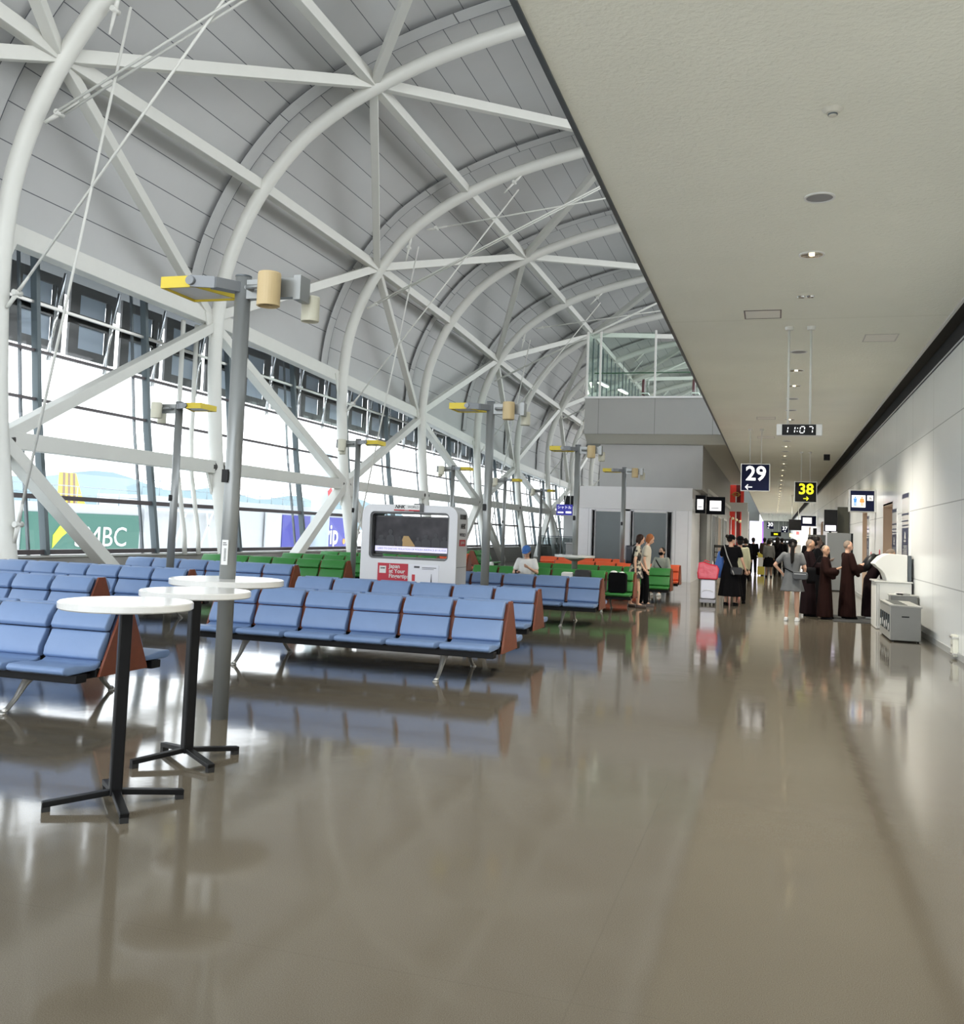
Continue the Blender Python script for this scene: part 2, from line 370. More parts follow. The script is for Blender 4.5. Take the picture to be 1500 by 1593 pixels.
def node(i, k):
    y = AY[i]
    if k == 'E': x, z = at_z(SP, EZ[i]); return Vector((x-.22, y, EZ[i]))
    if k == 'W': x, z = at_z(SP, 2.78); return Vector((x-.02, y, 2.78))
    if k == 'B': x, z = SP[0]; return Vector((x, y, .05))
    if k == 'P1': x, z = at_z(PURL, P1Z[i]); return Vector((x, y, z))
    if k == 'P2': x, z = at_x(PURL, -9.15); return Vector((x, y, z))
    if k == 'P3': x, z = at_x(PURL, -4.3); return Vector((x, y, z))
    if k == 'P4': x, z = at_x(PURL, 1.0); return Vector((x, y, z))
ORD = ['roof arch behind the standing point', 'roof arch mostly beside the camera at the left', 'nearest white roof arch, cut by the left edge of the photo', 'white roof arch rising behind the nearest lamp post',
       'white roof arch landing to the left of the television kiosk', 'fourth white roof arch, landing directly above the television kiosk', 'fifth white roof arch, behind the middle tall lamp post',
       'sixth white roof arch from the front', 'seventh white roof arch, seen just left of the grey upper storey', 'eighth white roof arch, seen through the glass above the grey upper storey',
       'ninth roof arch deep in the hall', 'tenth roof arch deep in the hall', 'eleventh roof arch deep in the hall', 'twelfth roof arch', 'thirteenth roof arch', 'fourteenth roof arch']
INSET = {'E': 0, 'W': 0}
skinO = offs(SP, .62); ribO = offs(SP, .50)
start = 0
for i, y in enumerate(AY):
    if i >= 13: break
    r = empty('roof_arch', (SP[0][0], y, 0))
    tag(r, ORD[i], 'roof arch', 'tubular roof arches of the hall')
    off = Vector((SP[0][0], y, 0))
    def L(p): return Vector(p)-off
    lo = [Vector((x, y, z)) for x, z in SP]
    MB().tube([L(p) for p in lo], .165, 20).build('arch_tube', STEEL, r, smooth=True)
    # curved cover strip running with the tube just under the roof panels
    if i > 0:
        st = [p for p in ribO if p[1] > EZ[i]+.1]
        b = MB(); bm = b.bm
        rows = [[bm.verts.new(L((x, yy, z))) for yy in (y-.62, y-.60, y-.18, y-.16)] for x, z in st]
        for q0, q1 in zip(rows, rows[1:]):
            for k in range(3):
                f = bm.faces.new((q0[k], q0[k+1], q1[k+1], q1[k])); f.material_index = 0 if k == 1 else 1
        b.build('rib_cover', [ROOFP, GROOVE], r)
        b = MB(); st2 = st[::4]
        for (x0, z0), (x1, z1) in zip(st2, st2[1:]):
            b.beam(L((x0, y-.60, z0-.004)), L((x0, y-.18, z0-.004)), .012, .012, (1, 0, 0))
        b.build('cover_joint', GROOVE, r)
    if i < len(AY)-1:
        j = i+1
        MB().beam(L(node(i, 'E')), L(node(j, 'E')), .30, .36).build('eave_beam', STEEL, r, bevel=.012)
        MB().beam(L(node(i, 'W')+Vector((0, .2, 0))), L(node(j, 'W')-Vector((0, .2, 0))), .24, .30).build('waist_beam', STEEL, r, bevel=.012)
        for k in ('P1', 'P2', 'P3', 'P4'): MB().beam(L(node(i, k)), L(node(j, k)), .22, .26).build('purlin', STEEL, r, bevel=.01)
        even = i % 2 == 1   # B, D, F
        pairs = [('P2', 'P1'), ('P2', 'P3'), ('E', 'P1')] if even else [('P1', 'P2'), ('P3', 'P2'), ('P1', 'E'), ]
        for a, c in pairs:
            p, q = node(i, a), node(j, c); d = (q-p).normalized()
            MB().beam(L(p+d*.12), L(q-d*.12), .20, .24).build('diagonal_brace', STEEL, r, bevel=.01)
        wp = [('E', 'W')] if even else [('W', 'E')]
        for a, c in wp:
            p, q = node(i, a), node(j, c); d = (q-p).normalized()
            if a == 'E': p = p+Vector((.1, 0, -.2))
            else: q = q+Vector((.1, 0, -.2))
            MB().beam(L(p), L(q-d*.1), .22, .26, (1, 0, 0)).build('wall_brace', STEEL, r, bevel=.01)
        # lower wall brace lands on the sill half way along the bay
        if even: p, q = node(j, 'W'), Vector((-12.5, AY[j]-4.25, .1))
        else: p, q = node(i, 'W'), Vector((-12.5, AY[i]+3.35, .1))
        MB().beam(L(p), L(q), .24, .28, (1, 0, 0)).build('wall_brace', STEEL, r, bevel=.01)
        # eave gusset
        e = node(i, 'E')
        MB().prism([(e.y-y-.45, e.z+.05), (e.y-y+.45, e.z+.05), (e.y-y+.12, e.z-.75), (e.y-y-.12, e.z-.75)], e.x-off.x+.14, e.x-off.x+.18, 'x').build('gusset_plate', STEEL, r)
        w = node(i, 'W')
        MB().prism([(-.5, w.z+.1), (.5, w.z+.1), (.12, w.z-.65), (-.12, w.z-.65)], w.x-off.x-.03, w.x-off.x+.03, 'x').build('gusset_plate', STEEL, r)
        MB().cyl(L(w+Vector((.0, -.28, 0))), L(w+Vector((0, .28, 0))), .13, n=16).build('beam_collar', mat('dark collar', (.05, .045, .04), .6), r)
    if not (i % 2) and i >= 2:
        # tension rods meeting in the middle of the arch plane
        b = MB(); hub = Vector((-4.6, y, 11.5))
        ro = []
        def lug(p, d):
            p = Vector(p); d = Vector(d).normalized()
            b.cyl(L(p), L(p+d*.32), .03, .045); b.cyl(L(p+d*.32-Vector((0, .09, 0))), L(p+d*.32+Vector((0, .09, 0))), .05, n=12)
            b.cyl(L(p+d*.34), L(p+d*.75), .035, .02)
        def rod(p, q, dbl=0):
            p, q = Vector(p), Vector(q); d = q-p
            for s in ((-.07, .07) if dbl else (0,)):
                o = Vector((0, s, 0)); b.cyl(L(p+o), L(q+o), .024, n=8)
            lug(p-d.normalized()*.3, d)
        rod((-12.25, y, 1.3), (-10.65, y, 10.2)); rod((-12.62, y, 5.3), (-7.5, y, 11.8)); rod((-12.0, y, 8.45), (-4.9, y, 11.75), 1)
        rod((-10.1, y, 10.75), (-4.4, y, 11.4)); lug((-7.42, y, 12.25), (-1, 0, -1)); lug((-10.9, y, 10.5), (-.2, 0, -1))
        b.build('tension_rod', STEEL, r)
for i in range(len(AY)-1):
    y0, y1 = AY[i], AY[i+1]
    if i == 0: y0 = -8.5
    ez0, ez1 = EZ[i]+.02, EZ[i+1]+.02
    b = MB(); bm = b.bm
    prof = [p for p in skinO if p[1] > max(ez0, ez1)+.15]
    rows = []
    xe0, xe1 = at_z(skinO, ez0)[0], at_z(skinO, ez1)[0]
    # resample by arc length into panels 0.95 m deep with 2 cm joints
    pts = [prof[0]]; acc = 0; out = [prof[0]]; 
    seq = [prof[0]]; s = 0; targ = .66; marks = []
    for p, q in zip(prof, prof[1:]):
        d = math.hypot(q[0]-p[0], q[1]-p[1]); 
        while s+d >= targ:
            t = (targ-s)/d; marks.append((p[0]+t*(q[0]-p[0]), p[1]+t*(q[1]-p[1]), (q[0]-p[0])/d, (q[1]-p[1])/d)); targ += .66
        s += d
    lines = [((xe0, ez0), (xe1, ez1))]
    for x, z, tx, tz in marks:
        lines.append(((x-tx*.009, z-tz*.009),)*2); lines.append(((x+tx*.009, z+tz*.009),)*2)
    V = [(bm.verts.new((a[0], y0, a[1])), bm.verts.new((c[0], y1, c[1]))) for a, c in lines]
    for k in range(len(V)-1):
        f = bm.faces.new((V[k][0], V[k][1], V[k+1][1], V[k+1][0])); f.material_index = k % 2
    o = b.build('roof_shell', [ROOFP, GROOVE]); so = o.modifiers.new('solid', 'SOLIDIFY'); so.thickness = .12; so.offset = 1 
    struct(o)

# ------------------------------------------------------------------ window wall: leaning mullions, transoms, panes
def gx(z): return -13.12-.42*(z-.74)/2.76 if z < 3.5 else -13.54-.30*(z-3.5)/3.0
TZ = [.80, 1.84, 3.70, 4.65, 5.60]
wn = 0
MULY = []
for i in range(0, 13):
    ya, yb = AY[i], AY[i+1]
    ys = [ya+(yb-ya)*f for f in (.25, .75)]
    prev = AY[i-1]+(AY[i]-AY[i-1])*.75 if i else -5.5
    wn += 1
    w = empty('window_%d' % wn, (gx(.74), ys[0], .74)); struct(w); off = Vector((gx(.74), ys[0], .74))
    top = 6.7
    for Y in ys:
        zs = [.74, 3.5, top]
        for a, c in zip(zs, zs[1:]):
            MB().beam(Vector((gx(a), Y, a))-off, Vector((gx(c), Y, c))-off, .14, .10, (0, 1, 0)).build('mullion', MULL, w)
            MB().beam(Vector((gx(a)-.12, Y-.30, a))-off, Vector((gx(c)-.12, Y-.30, c))-off, .05, .05, (0, 1, 0)).build('mullion', DARKM, w)
    for k, z in enumerate(TZ):
        MB().beam(Vector((gx(z)-.02, prev, z))-off, Vector((gx(z)-.02, ys[1], z))-off, .09 if k != 4 else .06, .09 if k in (0, 1) else .055).build('transom', TRANS if k < 4 else ALU, w)
    for pa, pb in ((prev, ys[0]), (ys[0], ys[1])):
        for a, c in ((.74, 3.5), (3.5, top)):
            MB().quad(Vector((gx(a)-.06, pa+.05, a))-off, Vector((gx(a)-.06, pb-.05, a))-off, Vector((gx(c)-.06, pb-.05, c))-off, Vector((gx(c)-.06, pa+.05, c))-off).build('glass_pane', GLASS, w)
# canopy, louvre boxes and struts outside the top of the glass
CANG = mat('canopy grey steel', (.11, .11, .11), .45, metal=.5)
LOUV = mat('pale blue louvre', (.42, .50, .60), .4)
struct(MB().bb((-14.3, -4.5, 6.72), (-13.88, 112, 6.95)).build('trim_7', DARKM))
tag(MB().prism([(-13.95, 6.75), (-15.6, 6.55), (-15.6, 6.85), (-13.95, 7.05)], -4.5, 112, 'y').build('outside_canopy', CANG), 'long dark grey canopy running outside above the windows', 'canopy')
for i in range(1, 12):
    ya, yb = AY[i], AY[i+1]
    c = empty('smoke_vent', (-14.5, ya, 4.95)); tag(c, 'grey framed louvre vent hung outside the glass, ' + ('in bay number %s from the front' % ['zero', 'one', 'two', 'three', 'four', 'five', 'six', 'seven', 'eight', 'nine', 'ten', 'eleven'][i]), 'vent', 'louvre vents outside the top of the windows')
    n = 4; w_ = (yb-ya)/n
    fr = MB(); lo = MB()
    for k in range(n):
        a = k*w_+.1; e = (k+1)*w_-.1
        for z0, z1 in ((.17, .72), (.88, 1.36)):
            o_ = [(a, z0-.2), (e, z0-.2), (e, z1+.2), (a, z1+.2)]; i_ = [(a+.3, z0), (e-.3, z0), (e-.3, z1), (a+.3, z1)]
            fr.ring(o_, i_, -.03, .03, 'x'); lo.bb((-.05, a+.3, z0), (-.04, e-.3, z1))
    fr.build('vent_frame', CANG, c); lo.build('louvre', LOUV, c)
    for k in range(n):
        s = MB(); yy = (k+.5)*w_
        s.cyl((.45, yy-.12, -.35), (.52, yy+.18, 1.5), .035, n=10).cyl((.52, yy-.12, -.35), (.45, yy+.05, 1.2), .02, n=8).box((.48, yy+.06, .75), (.12, .12, .10))
        s.build('strut', CHROME, c)
# two slim drain pipes beside the second arch in view
for k, (dy, lab) in enumerate(((-.55, 'slim white bent drain pipe left of the second roof arch, outer one of the pair'), (-.15, 'slim white bent drain pipe hugging the second roof arch, inner one of the pair'))):
    Y = 20.2+dy*1.4
    tag(MB().tube([(-13.0, Y, .7), (-13.05, Y, 1.2), (-13.32, Y, 2.6), (-13.38, Y, 3.4), (-13.4, Y, 6.2)], .055, 12).build('drain_pipe', STEEL, smooth=True), lab, 'pipe')

# ------------------------------------------------------------------ outside: apron, jet bridges, adverts, hills
struct(MB().bb((-900, -300, -5.2), (-14.6, 900, -5)).build('ground', mat('pale concrete apron', (.55, .56, .56), .8)))
def ridge(x0, x1, y0, y1, hs, name, col):
    b = MB(); n = len(hs)
    P = [(x0+(x1-x0)*k/(n-1), y0+(y1-y0)*k/(n-1)) for k in range(n)]
    b1 = [b.bm.verts.new((x, y, -5)) for x, y in P]; t = [b.bm.verts.new((x-60, y, h)) for (x, y), h in zip(P, hs)]; b2 = [b.bm.verts.new((x-160, y, -5)) for x, y in P]
    for k in range(n-1):
        b.bm.faces.new((b1[k], b1[k+1], t[k+1], t[k])); b.bm.faces.new((t[k], t[k+1], b2[k+1], b2[k]))
    return struct(b.build(name, mat(name, col, 1)))
hs = [10+26*abs(math.sin(k*.31+.7))*(.5+.5*math.sin(k*.11+1))+6*math.sin(k*.9) for k in range(60)]
ridge(-700, -700, 200, 2200, [34+.9*h for h in hs], 'hills', (.16, .215, .23))
BRIDGEW = mat('jet bridge white', (.50, .51, .52), .5, noise=.05)
GREENAD = mat('green advert', (.06, .165, .13), .5)
LIME = mat('lime mark', (.55, .70, .05), .5)
ADW = mat('advert white lettering', (.78, .80, .80), .5)
VIOLET = mat('violet advert', (.07, .07, .36), .5)
ADX = -24.0
def bridge(y0, y1, ztop, label, name='jet_bridge'):
    o = empty(name, (ADX-1.2, y0, -5)); tag(o, label, 'jet bridge', 'jet bridges outside the windows'); L = y1-y0
    MB().bb((-1.2, 0, 5.05), (1.1, L, 5+ztop)).build('tunnel', BRIDGEW, o)
    for f in (.08, .92): MB().cyl((0, L*f, 0), (0, L*f, 5.05), .28).build('support_leg', GREYM, o)
    b = MB(); z = 5+ztop
    n = int(L/1.1)
    for k in range(n+1): b.cyl((.9, L*k/n, z), (.9, L*k/n, z+.62), .02, n=6)
    for zz in (.32, .62): b.cyl((.9, 0, z+zz), (.9, L, z+zz), .018, n=6)
    b.build('guard_rail', mat('rail pale grey', (.26, .32, .35), .4), o); return o
jb = bridge(23.5, 32.9, 1.95, 'white jet bridge with roof railing and a green advert panel')
MB().bb((1.11, 3.0, 5.15), (1.16, 9.25, 6.6)).build('advert_panel', GREENAD, jb)
MB().prism([(4.45, 5.35), (4.9, 5.75), (5.15, 5.9), (5.15, 6.3), (4.75, 6.12), (4.45, 5.8)], 1.165, 1.18, 'x').build('lime_emblem', LIME, jb)
text('SMBC', 1.06, (1.18, 7.0, 5.72), (R(90), 0, R(90)), ADW, jb, 'lettering', .004, sx=1.12)
jb2 = bridge(33.1, 52.9, 2.45, 'long jet bridge further along with a violet advert panel')
MB().bb((1.11, 11.3, 5.15), (1.16, 19.8, 6.95)).build('advert_panel', VIOLET, jb2)
text('Trip', 1.6, (1.18, 16.55, 5.95), (R(90), 0, R(90)), ADW, jb2, 'lettering', .004, bold=.02)
MB().lathe([(0, 0), (.16, 0), (.16, .02), (0, .02)], n=20).build('lettering', mat('advert orange dot', (.85, .35, .05), .5), jb2).matrix_local = Matrix.Translation((1.17, 18.7, 5.6)) @ Matrix.Rotation(R(90), 4, 'Y')
b = MB()
for k in range(6): b.beam((1.3, .6+k*1.0, 5.1), (1.3, 1.6+k*1.0, 6.9) if k % 2 else (1.3, .1+k*1.0, 6.9), .06, .06)
b.bb((1.25, .05, 6.85), (1.35, 6.5, 6.95)); b.build('truss', ADW, jb2)
MB().bb((1.2, 9.4, 5.05), (1.28, 10.9, 7.1)).build('stair_cage', mat('stair cage grey', (.55, .56, .58), .5), jb2)
t = empty('aircraft_tail', (-60, 70.4, -5)); tag(t, 'yellow and brown striped aircraft tail fin beyond the jet bridge', 'aircraft')
fin = [(0, 6.4), (4.4, 6.4), (1.6, 10.2), (0, 10.2)]
ys = [0, .55, 1.0, 1.5, 1.9, 2.4]
MB().prism([(-.2, 0), (-.2, 10.3), (1.6, 10.3), (2.6, 8.2), (4.4, 6), (5.2, 0)], -.15, .15, 'x').build('fin', mat('tail yellow', (.85, .55, .03), .5), t)
for k in range(3): MB().prism([(.2+k*.75, 5.5), (.55+k*.75, 5.5), (.25+k*.62, 10.28), (-.08+k*.62, 10.28)], .155, .17, 'x').build('stripe', mat('tail brown', (.16, .09, .05), .5), t)
t = empty('bridge_rotunda', (-24.2, 46.5, -5)); tag(t, 'pale cylindrical jet bridge pillar with a small red mark on it', 'pillar')
MB().cyl((1.2, 0, 0), (1.2, 0, 10.6), .5, n=28).build('pillar_tube', mat('pillar pale blue grey', (.42, .48, .50), .5), t)
MB().prism([(-.22, 7.6), (.15, 7.55), (.25, 7.9), (.12, 8.1), (.22, 8.3), (.1, 8.5), (-.2, 8.3), (-.1, 8.0)], 1.68, 1.76, 'x').build('red_mark', mat('red mark', (.75, .04, .05), .5), t)

# ------------------------------------------------------------------ bench seating
SEATP = [(-.235, .345), (-.30, .325), (-.60, .318), (-.655, .335), (-.665, .362), (-.64, .385), (-.50, .385), (-.36, .365), (-.29, .372), (-.235, .40)]
LOWP = [(-.245, .385), (-.285, .41), (-.275, .47), (-.215, .575), (-.20, .605), (-.145, .60), (-.17, .50), (-.20, .39)]
UPP = [(-.205, .612), (-.222, .64), (-.19, .71), (-.125, .785), (-.085, .79), (-.075, .765), (-.115, .68), (-.15, .61)]
def pad(poly, w, flip, m, name, parent, x):
    q = [(-u if flip else u, v) for u, v in poly]
    o = MB().prism(q, -w/2, w/2, 'x').build(name, m, parent, bevel=.012, smooth=True, seg=3); o.location = (x, 0, 0)
    return o
PROTO = {}
def make_bench(n, m, navy=False):
    P = .567; Lh = n*P/2; r = empty('bench_seat')
    sidem = m
    first = {}
    for s in (0, 1):
        for k in range(n):
            x = -Lh+P*(k+.5)
            for nm, poly in (('seat', SEATP), ('backrest', LOWP), ('headrest', UPP)):
                key = (nm, s)
                if key in first:
                    o = first[key].copy(); COL.objects.link(o); o.parent = r; o.location = (x, 0, 0)
                else: first[key] = pad(poly, .515, s, m, nm, r, x)
    # wooden wedge between the two rows, and its end panels
    core = [(-.195, .38), (-.14, .60), (-.065, .755), (.065, .755), (.14, .60), (.195, .38)]
    MB().prism(core, -Lh+.01, Lh-.01, 'x').build('back_shell', SEATEDGE if navy else WOOD, r)
    endp = [(-.30, .275), (-.235, .42), (-.15, .60), (-.06, .785), (.06, .785), (.15, .60), (.235, .42), (.30, .275)]
    for sx in (-1, 1):
        MB().prism(endp, sx*Lh-.011, sx*Lh+.011, 'x').build('end_panel', WOOD, r, bevel=.004)
    b = MB()
    for s in (-1, 1): b.bb((-Lh+.02, s*.40, .25), (Lh-.02, s*.52, .315)); b.bb((-Lh+.02, s*.22, .27), (Lh-.02, s*.30, .33))
    for x in (-Lh+.1, -Lh*.33, Lh*.33, Lh-.1): b.bb((x-.03, -.5, .26), (x+.03, .5, .30))
    b.build('beam', mat('black bench beam', (.008, .008, .009), .5, spec=.2), r, bevel=.006)
    for x in (-Lh+.57, Lh-.57) if n > 3 else (-Lh+.3, Lh-.3):
        for s in (-1, 1):
            pts = [(x, s*.34, .27), (x, s*.42, .20), (x, s*.50, .10), (x, s*.585, .03), (x, s*.62, .015)]
            MB().tube(pts, [.045, .03, .02, .018, .024], 12).bb((x-.045, s*.30, .235), (x+.045, s*.44, .262)).lathe([(0, 0), (.034, 0), (.034, .008), (.02, .02), (0, .02)], (x, s*.625, 0), 14).build('leg', ALU, r, smooth=True)
    return r
def bench(n, m, xc, yc, label, group, rz=0, navy=False, cat='bench'):
    key = (n, m.name, navy)
    if key not in PROTO: r = PROTO[key] = make_bench(n, m, navy)
    else: r = copy_tree(PROTO[key])
    r.location = (xc, yc, 0); r.rotation_euler = (0, 0, rz); tag(r, label, cat, group); return r
GB, GG, GO = 'blue back to back benches', 'green back to back benches', 'orange back to back benches'
H6 = 6*.567/2
BEN = [
 (BLUES, -4.93-H6, 6.62, 'nearest blue leather bench, at the left edge behind the closest white round table', GB, True),
 (BLUES, -2.59-H6, 9.72, 'blue leather six seat bench nearest the camera, right of the near lamp post', GB, False),
 (BLUES, -7.62-H6, 9.72, 'blue leather bench at the left, second row back from the closest one', GB, True),
 (BLUES, -2.86-H6, 12.15, 'blue leather bench directly in front of the television kiosk', GB, False),
 (BLUES, -8.12-H6, 12.35, 'blue leather bench at the left edge, third row back', GB, True),
 (BLUES, -8.0-H6, 15.35, 'blue leather bench in the left block just in front of the green ones', GB, False),
 (BLUES, -2.72-H6, 16.15, 'blue leather bench right of the kiosk, in front of the person in the blue cap', GB, False),
 (GREENS, -8.42-H6, 18.45, 'frontmost green leather bench of the left block, behind the blue rows', GG, False),
 (GREENS, -8.15-H6, 21.5, 'second green leather bench of the left block, partly behind the kiosk', GG, False),
 (GREENS, -8.5-H6, 24.3, 'rearmost green leather bench of the left block, by the windows', GG, False),
 (GREENS, -2.64-H6, 19.6, 'green leather bench where the person in the blue cap sits', GG, False),
 (GREENS, -2.25-H6, 22.95, 'green leather bench in front of the masked person', GG, False),
 (ORANGES, -2.35-H6, 26.22, 'orange leather bench behind the masked person, in front of the white room', GO, False),
 (ORANGES, -3.6-H6, 29.8, 'orange leather bench furthest back, against the white room', GO, False),
 (ORANGES, -8.9-H6, 28.3, 'orange leather bench of the left block, showing on both sides of the kiosk', GO, False),
]
for m, xc, yc, lab, g, nv in BEN: bench(6, m, xc, yc, lab, g, 0, nv)
bench(3, GREENS, -10.4, 34.2, 'green leather bench turned sideways near the windows', GG, R(90))

# ------------------------------------------------------------------ lamp posts
def lamp(x, y, label, flip=False, top=3.42, table=False, tag_=False):
    r = empty('lamp_post', (x, y, 0)); tag(r, label, 'lamp post', 'tall grey lamp posts between the benches')
    s = -1 if flip else 1
    MB().cyl((0, 0, 0), (0, 0, top), .062, n=28).build('pole', GREYM, r, smooth=True)
    MB().lathe([(0, top), (.064, top), (.064, top+.01), (0, top+.012)], n=28).build('pole_cap', DARKM, r)
    MB().bb((-.05, -.08, 1.80), (.0, -.06, 1.9)).box((-.02, -.062, 1.85), (.05, .04, .07)).build('junction_box', BLACK, r)
    # flat yellow uplighter on one side
    b = MB().ring([(-.57*s, -.26), (-.27*s, -.26), (-.12*s, .20), (-.57*s, .20)][::s], [(-.555*s, -.245), (-.28*s, -.245), (-.145*s, .185), (-.555*s, .185)][::s], top-.13, top-.04, 'z')
    b.build('yellow_housing', YELLOW, r)
    MB().prism([(-.55*s, -.24), (-.285*s, -.24), (-.15*s, .18), (-.55*s, .18)][::s], top-.115, top-.10, 'z').build('reflector', WHITEM, r)
    MB().beam((-.30*s, -.27, top-.085), (-.13*s, -.20, top-.085), .02, .09, (0, 0, 1)).beam((-.14*s, -.2, top-.09), (-.02*s, -.02, top-.09), .10, .08, (0, 0, 1)).cyl((-.29*s, -.30, top-.085), (-.29*s, -.26, top-.085), .035, n=14).build('bracket', mat('bracket grey', (.19, .20, .21), .4, metal=.3), r)
    # spotlight cans on the other side
    b = MB().bb((.05*s, -.035, top-.18), (.50*s, .035, top-.03)); b.bb((.46*s, -.04, top-.20), (.52*s, .12, top-.01)); b.cyl((.10*s, 0, top-.11), (.10*s, -.12, top-.11), .018)
    b.cyl((.10*s, -.12, top-.11), (.26*s, -.12, top-.11), .018)
    b.build('bracket', GREYM, r)
    for cx, cy, cz, rr, h, m in ((.32, -.16, top-.02, .088, .26, CREAM if flip else BEIGE), (.48, .22, top-.12, .072, .2, CREAM)):
        c = MB().lathe([(rr*.86, cz-h+.03), (rr*.86, cz-h+.002), (rr*.9, cz-h-.0), (rr, cz-h+.004), (rr, cz-.012), (rr*.95, cz), (0, cz)], (cx*s, cy, 0), 28).build('spot_can', m, r, smooth=False)
        MB().lathe([(0, cz-h+.03), (rr*.87, cz-h+.03), (rr*.87, cz-h+.035), (0, cz-h+.035)], (cx*s, cy, 0), 24).build('lamp_aperture', mat('aperture brown', (.16, .10, .06), .5), c)
    if tag_:
        MB().bb((-.022, -.0665, 1.17), (.032, -.060, 1.36)).build('asset_sticker', WHITE, r)
        b = MB()
        for k in range(9): b.bb((.0, -.068, 1.20+k*.011), (.018, -.0662, 1.205+k*.011))
        b.bb((-.012, -.068, 1.32), (.022, -.0662, 1.325)); b.bb((-.012, -.068, 1.335), (.015, -.0662, 1.34)); b.build('sticker_print', BLACK, r)
    if table:
        MB().lathe([(.062, 1.01), (.415, 1.01), (.43, 1.018), (.43, 1.055), (.423, 1.06), (.062, 1.06)], n=64).build('round_shelf', WHITE, r)
        MB().lathe([(.07, .93), (.22, .99), (.22, 1.01), (.062, 1.01), (.062, .93)], n=32).build('shelf_bracket', ALU, r)
    return r
lamp(-4.02, 6.59, 'nearest tall lamp post, standing through a white round shelf beside the tables', False, table=True, tag_=True)
lamp(-4.06, 13.7, 'tall lamp post just right of the television kiosk')
lamp(-4.06, 20.42, 'tall lamp post with a white round shelf behind the person in the blue cap', table=True)
lamp(-4.03, 27.0, 'tall lamp post standing in front of the white room')
lamp(-9.36, 13.6, 'lamp post at the left in front of the first white roof column', True)
lamp(-8.80, 19.5, 'lamp post just left of the television kiosk', True)
lamp(-9.23, 27.4, 'lamp post showing its top above the right half of the kiosk', True)
lamp(-9.15, 33.0, 'slim distant lamp post right of the kiosk', True)
lamp(-9.6, 40.5, 'most distant lamp post, near the blue hanging sign', True)

# ------------------------------------------------------------------ high round tables
def round_table(x, y, rz, label):
    r = empty('high_table', (x, y, 0), rz); tag(r, label, 'table', 'high white round tables on black pedestals')
    MB().lathe([(0, 1.02), (.335, 1.02), (.342, 1.026), (.342, 1.054), (.335, 1.06), (0, 1.06)], n=72).build('tabletop', WHITE, r)
    MB().lathe([(0, 1.0), (.13, 1.0), (.13, 1.02), (0, 1.02)], n=24).bb((-.15, -.02, 1.0), (.15, .02, 1.02)).build('mounting_plate', BLACK, r)
    MB().bb((-.032, -.032, .05), (.032, .032, 1.0)).build('pedestal', BLACK, r, bevel=.008)
    for k in range(4):
        a = k*PI/2; d = Vector((math.cos(a), math.sin(a), 0)); p = MB()
        p.beam(d*.03+Vector((0, 0, .068)), d*.35+Vector((0, 0, .036)), .045, .028); l = p.build('foot_bar', BLACK, r, bevel=.004)
        q = MB(); c = d*.33; q.bb((c.x-.02, c.y-.02, 0), (c.x+.02, c.y+.02, .028)); q.build('glide', RUBBER, l)
    return r
round_table(-3.28, 4.40, R(45), 'high white round table closest to the camera, black cross foot')
round_table(-3.49, 5.36, R(58), 'second high white round table, between the closest one and the lamp post')

# ------------------------------------------------------------------ television kiosk
k = empty('television_kiosk', (-6.15, 13.9, 0)); tag(k, 'white television kiosk with rounded corners among the benches', 'television kiosk')
WK, HK, DK = 1.57, 1.86, .52
KM = mat('kiosk white', (.62, .62, .635), .35)
out = rrect(0, 0, WK, HK, .16, 8); out_ = [(u, max(v, 0)) for u, v in out]
inn = rrect(.135, 1.02, WK-.135, 1.745, .07, 8)
MB().ring(out_, inn, 0, DK, 'y').build('cabinet', KM, k, bevel=.008)
MB().ring(rrect(.136, 1.021, WK-.136, 1.744, .07, 8), rrect(.16, 1.045, WK-.16, 1.72, .05, 8), .03, DK-.03, 'y').build('opening_liner', mat('liner dark grey', (.10, .10, .10), .4), k)
tv = MB().bb((.16, .13, 1.09), (1.475, .20, 1.69)).build('television', mat('television bezel', (.006, .006, .007), .2), k, bevel=.006)
def screen_mat():
    m = bpy.data.materials.new('news picture'); m.use_nodes = True; t = m.node_tree; b = t.nodes['Principled BSDF']
    tcn = t.nodes.new('ShaderNodeTexCoord'); n = t.nodes.new('ShaderNodeTexVoronoi'); n.inputs['Scale'].default_value = 9; t.links.new(tcn.outputs['Object'], n.inputs['Vector'])
    n2 = t.nodes.new('ShaderNodeTexNoise'); n2.inputs['Scale'].default_value = 5; t.links.new(tcn.outputs['Object'], n2.inputs['Vector'])
    r = t.nodes.new('ShaderNodeValToRGB'); e = r.color_ramp.elements; e[0].position = .3; e[0].color = (.004, .004, .008, 1); e[1].position = .8; e[1].color = (.075, .07, .08, 1)
    x = t.nodes.new('ShaderNodeMix'); x.data_type = 'RGBA'; x.blend_type = 'MULTIPLY'; x.inputs['Factor'].default_value = .6
    t.links.new(n2.outputs['Fac'], r.inputs[0]); t.links.new(r.outputs[0], x.inputs['A']); t.links.new(n.outputs['Distance'], x.inputs['B'])
    b.inputs['Base Color'].default_value = (.01, .01, .012, 1); b.inputs['Roughness'].default_value = .15
    t.links.new(x.outputs['Result'], b.inputs['Emission Color']); b.inputs['Emission Strength'].default_value = .42; b.inputs['Specular IOR Level'].default_value = .15; return m
scr = MB().bb((.185, .122, 1.13), (1.42, .13, 1.67)).build('screen', screen_mat(), tv)
def glow(n_, c, e=1.0): return mat(n_, c, .4, emit=e)
MB().bb((.19, .118, 1.135), (1.40, .121, 1.215)).build('caption_bar', glow('caption bar', (.50, .48, .68), .55), tv)
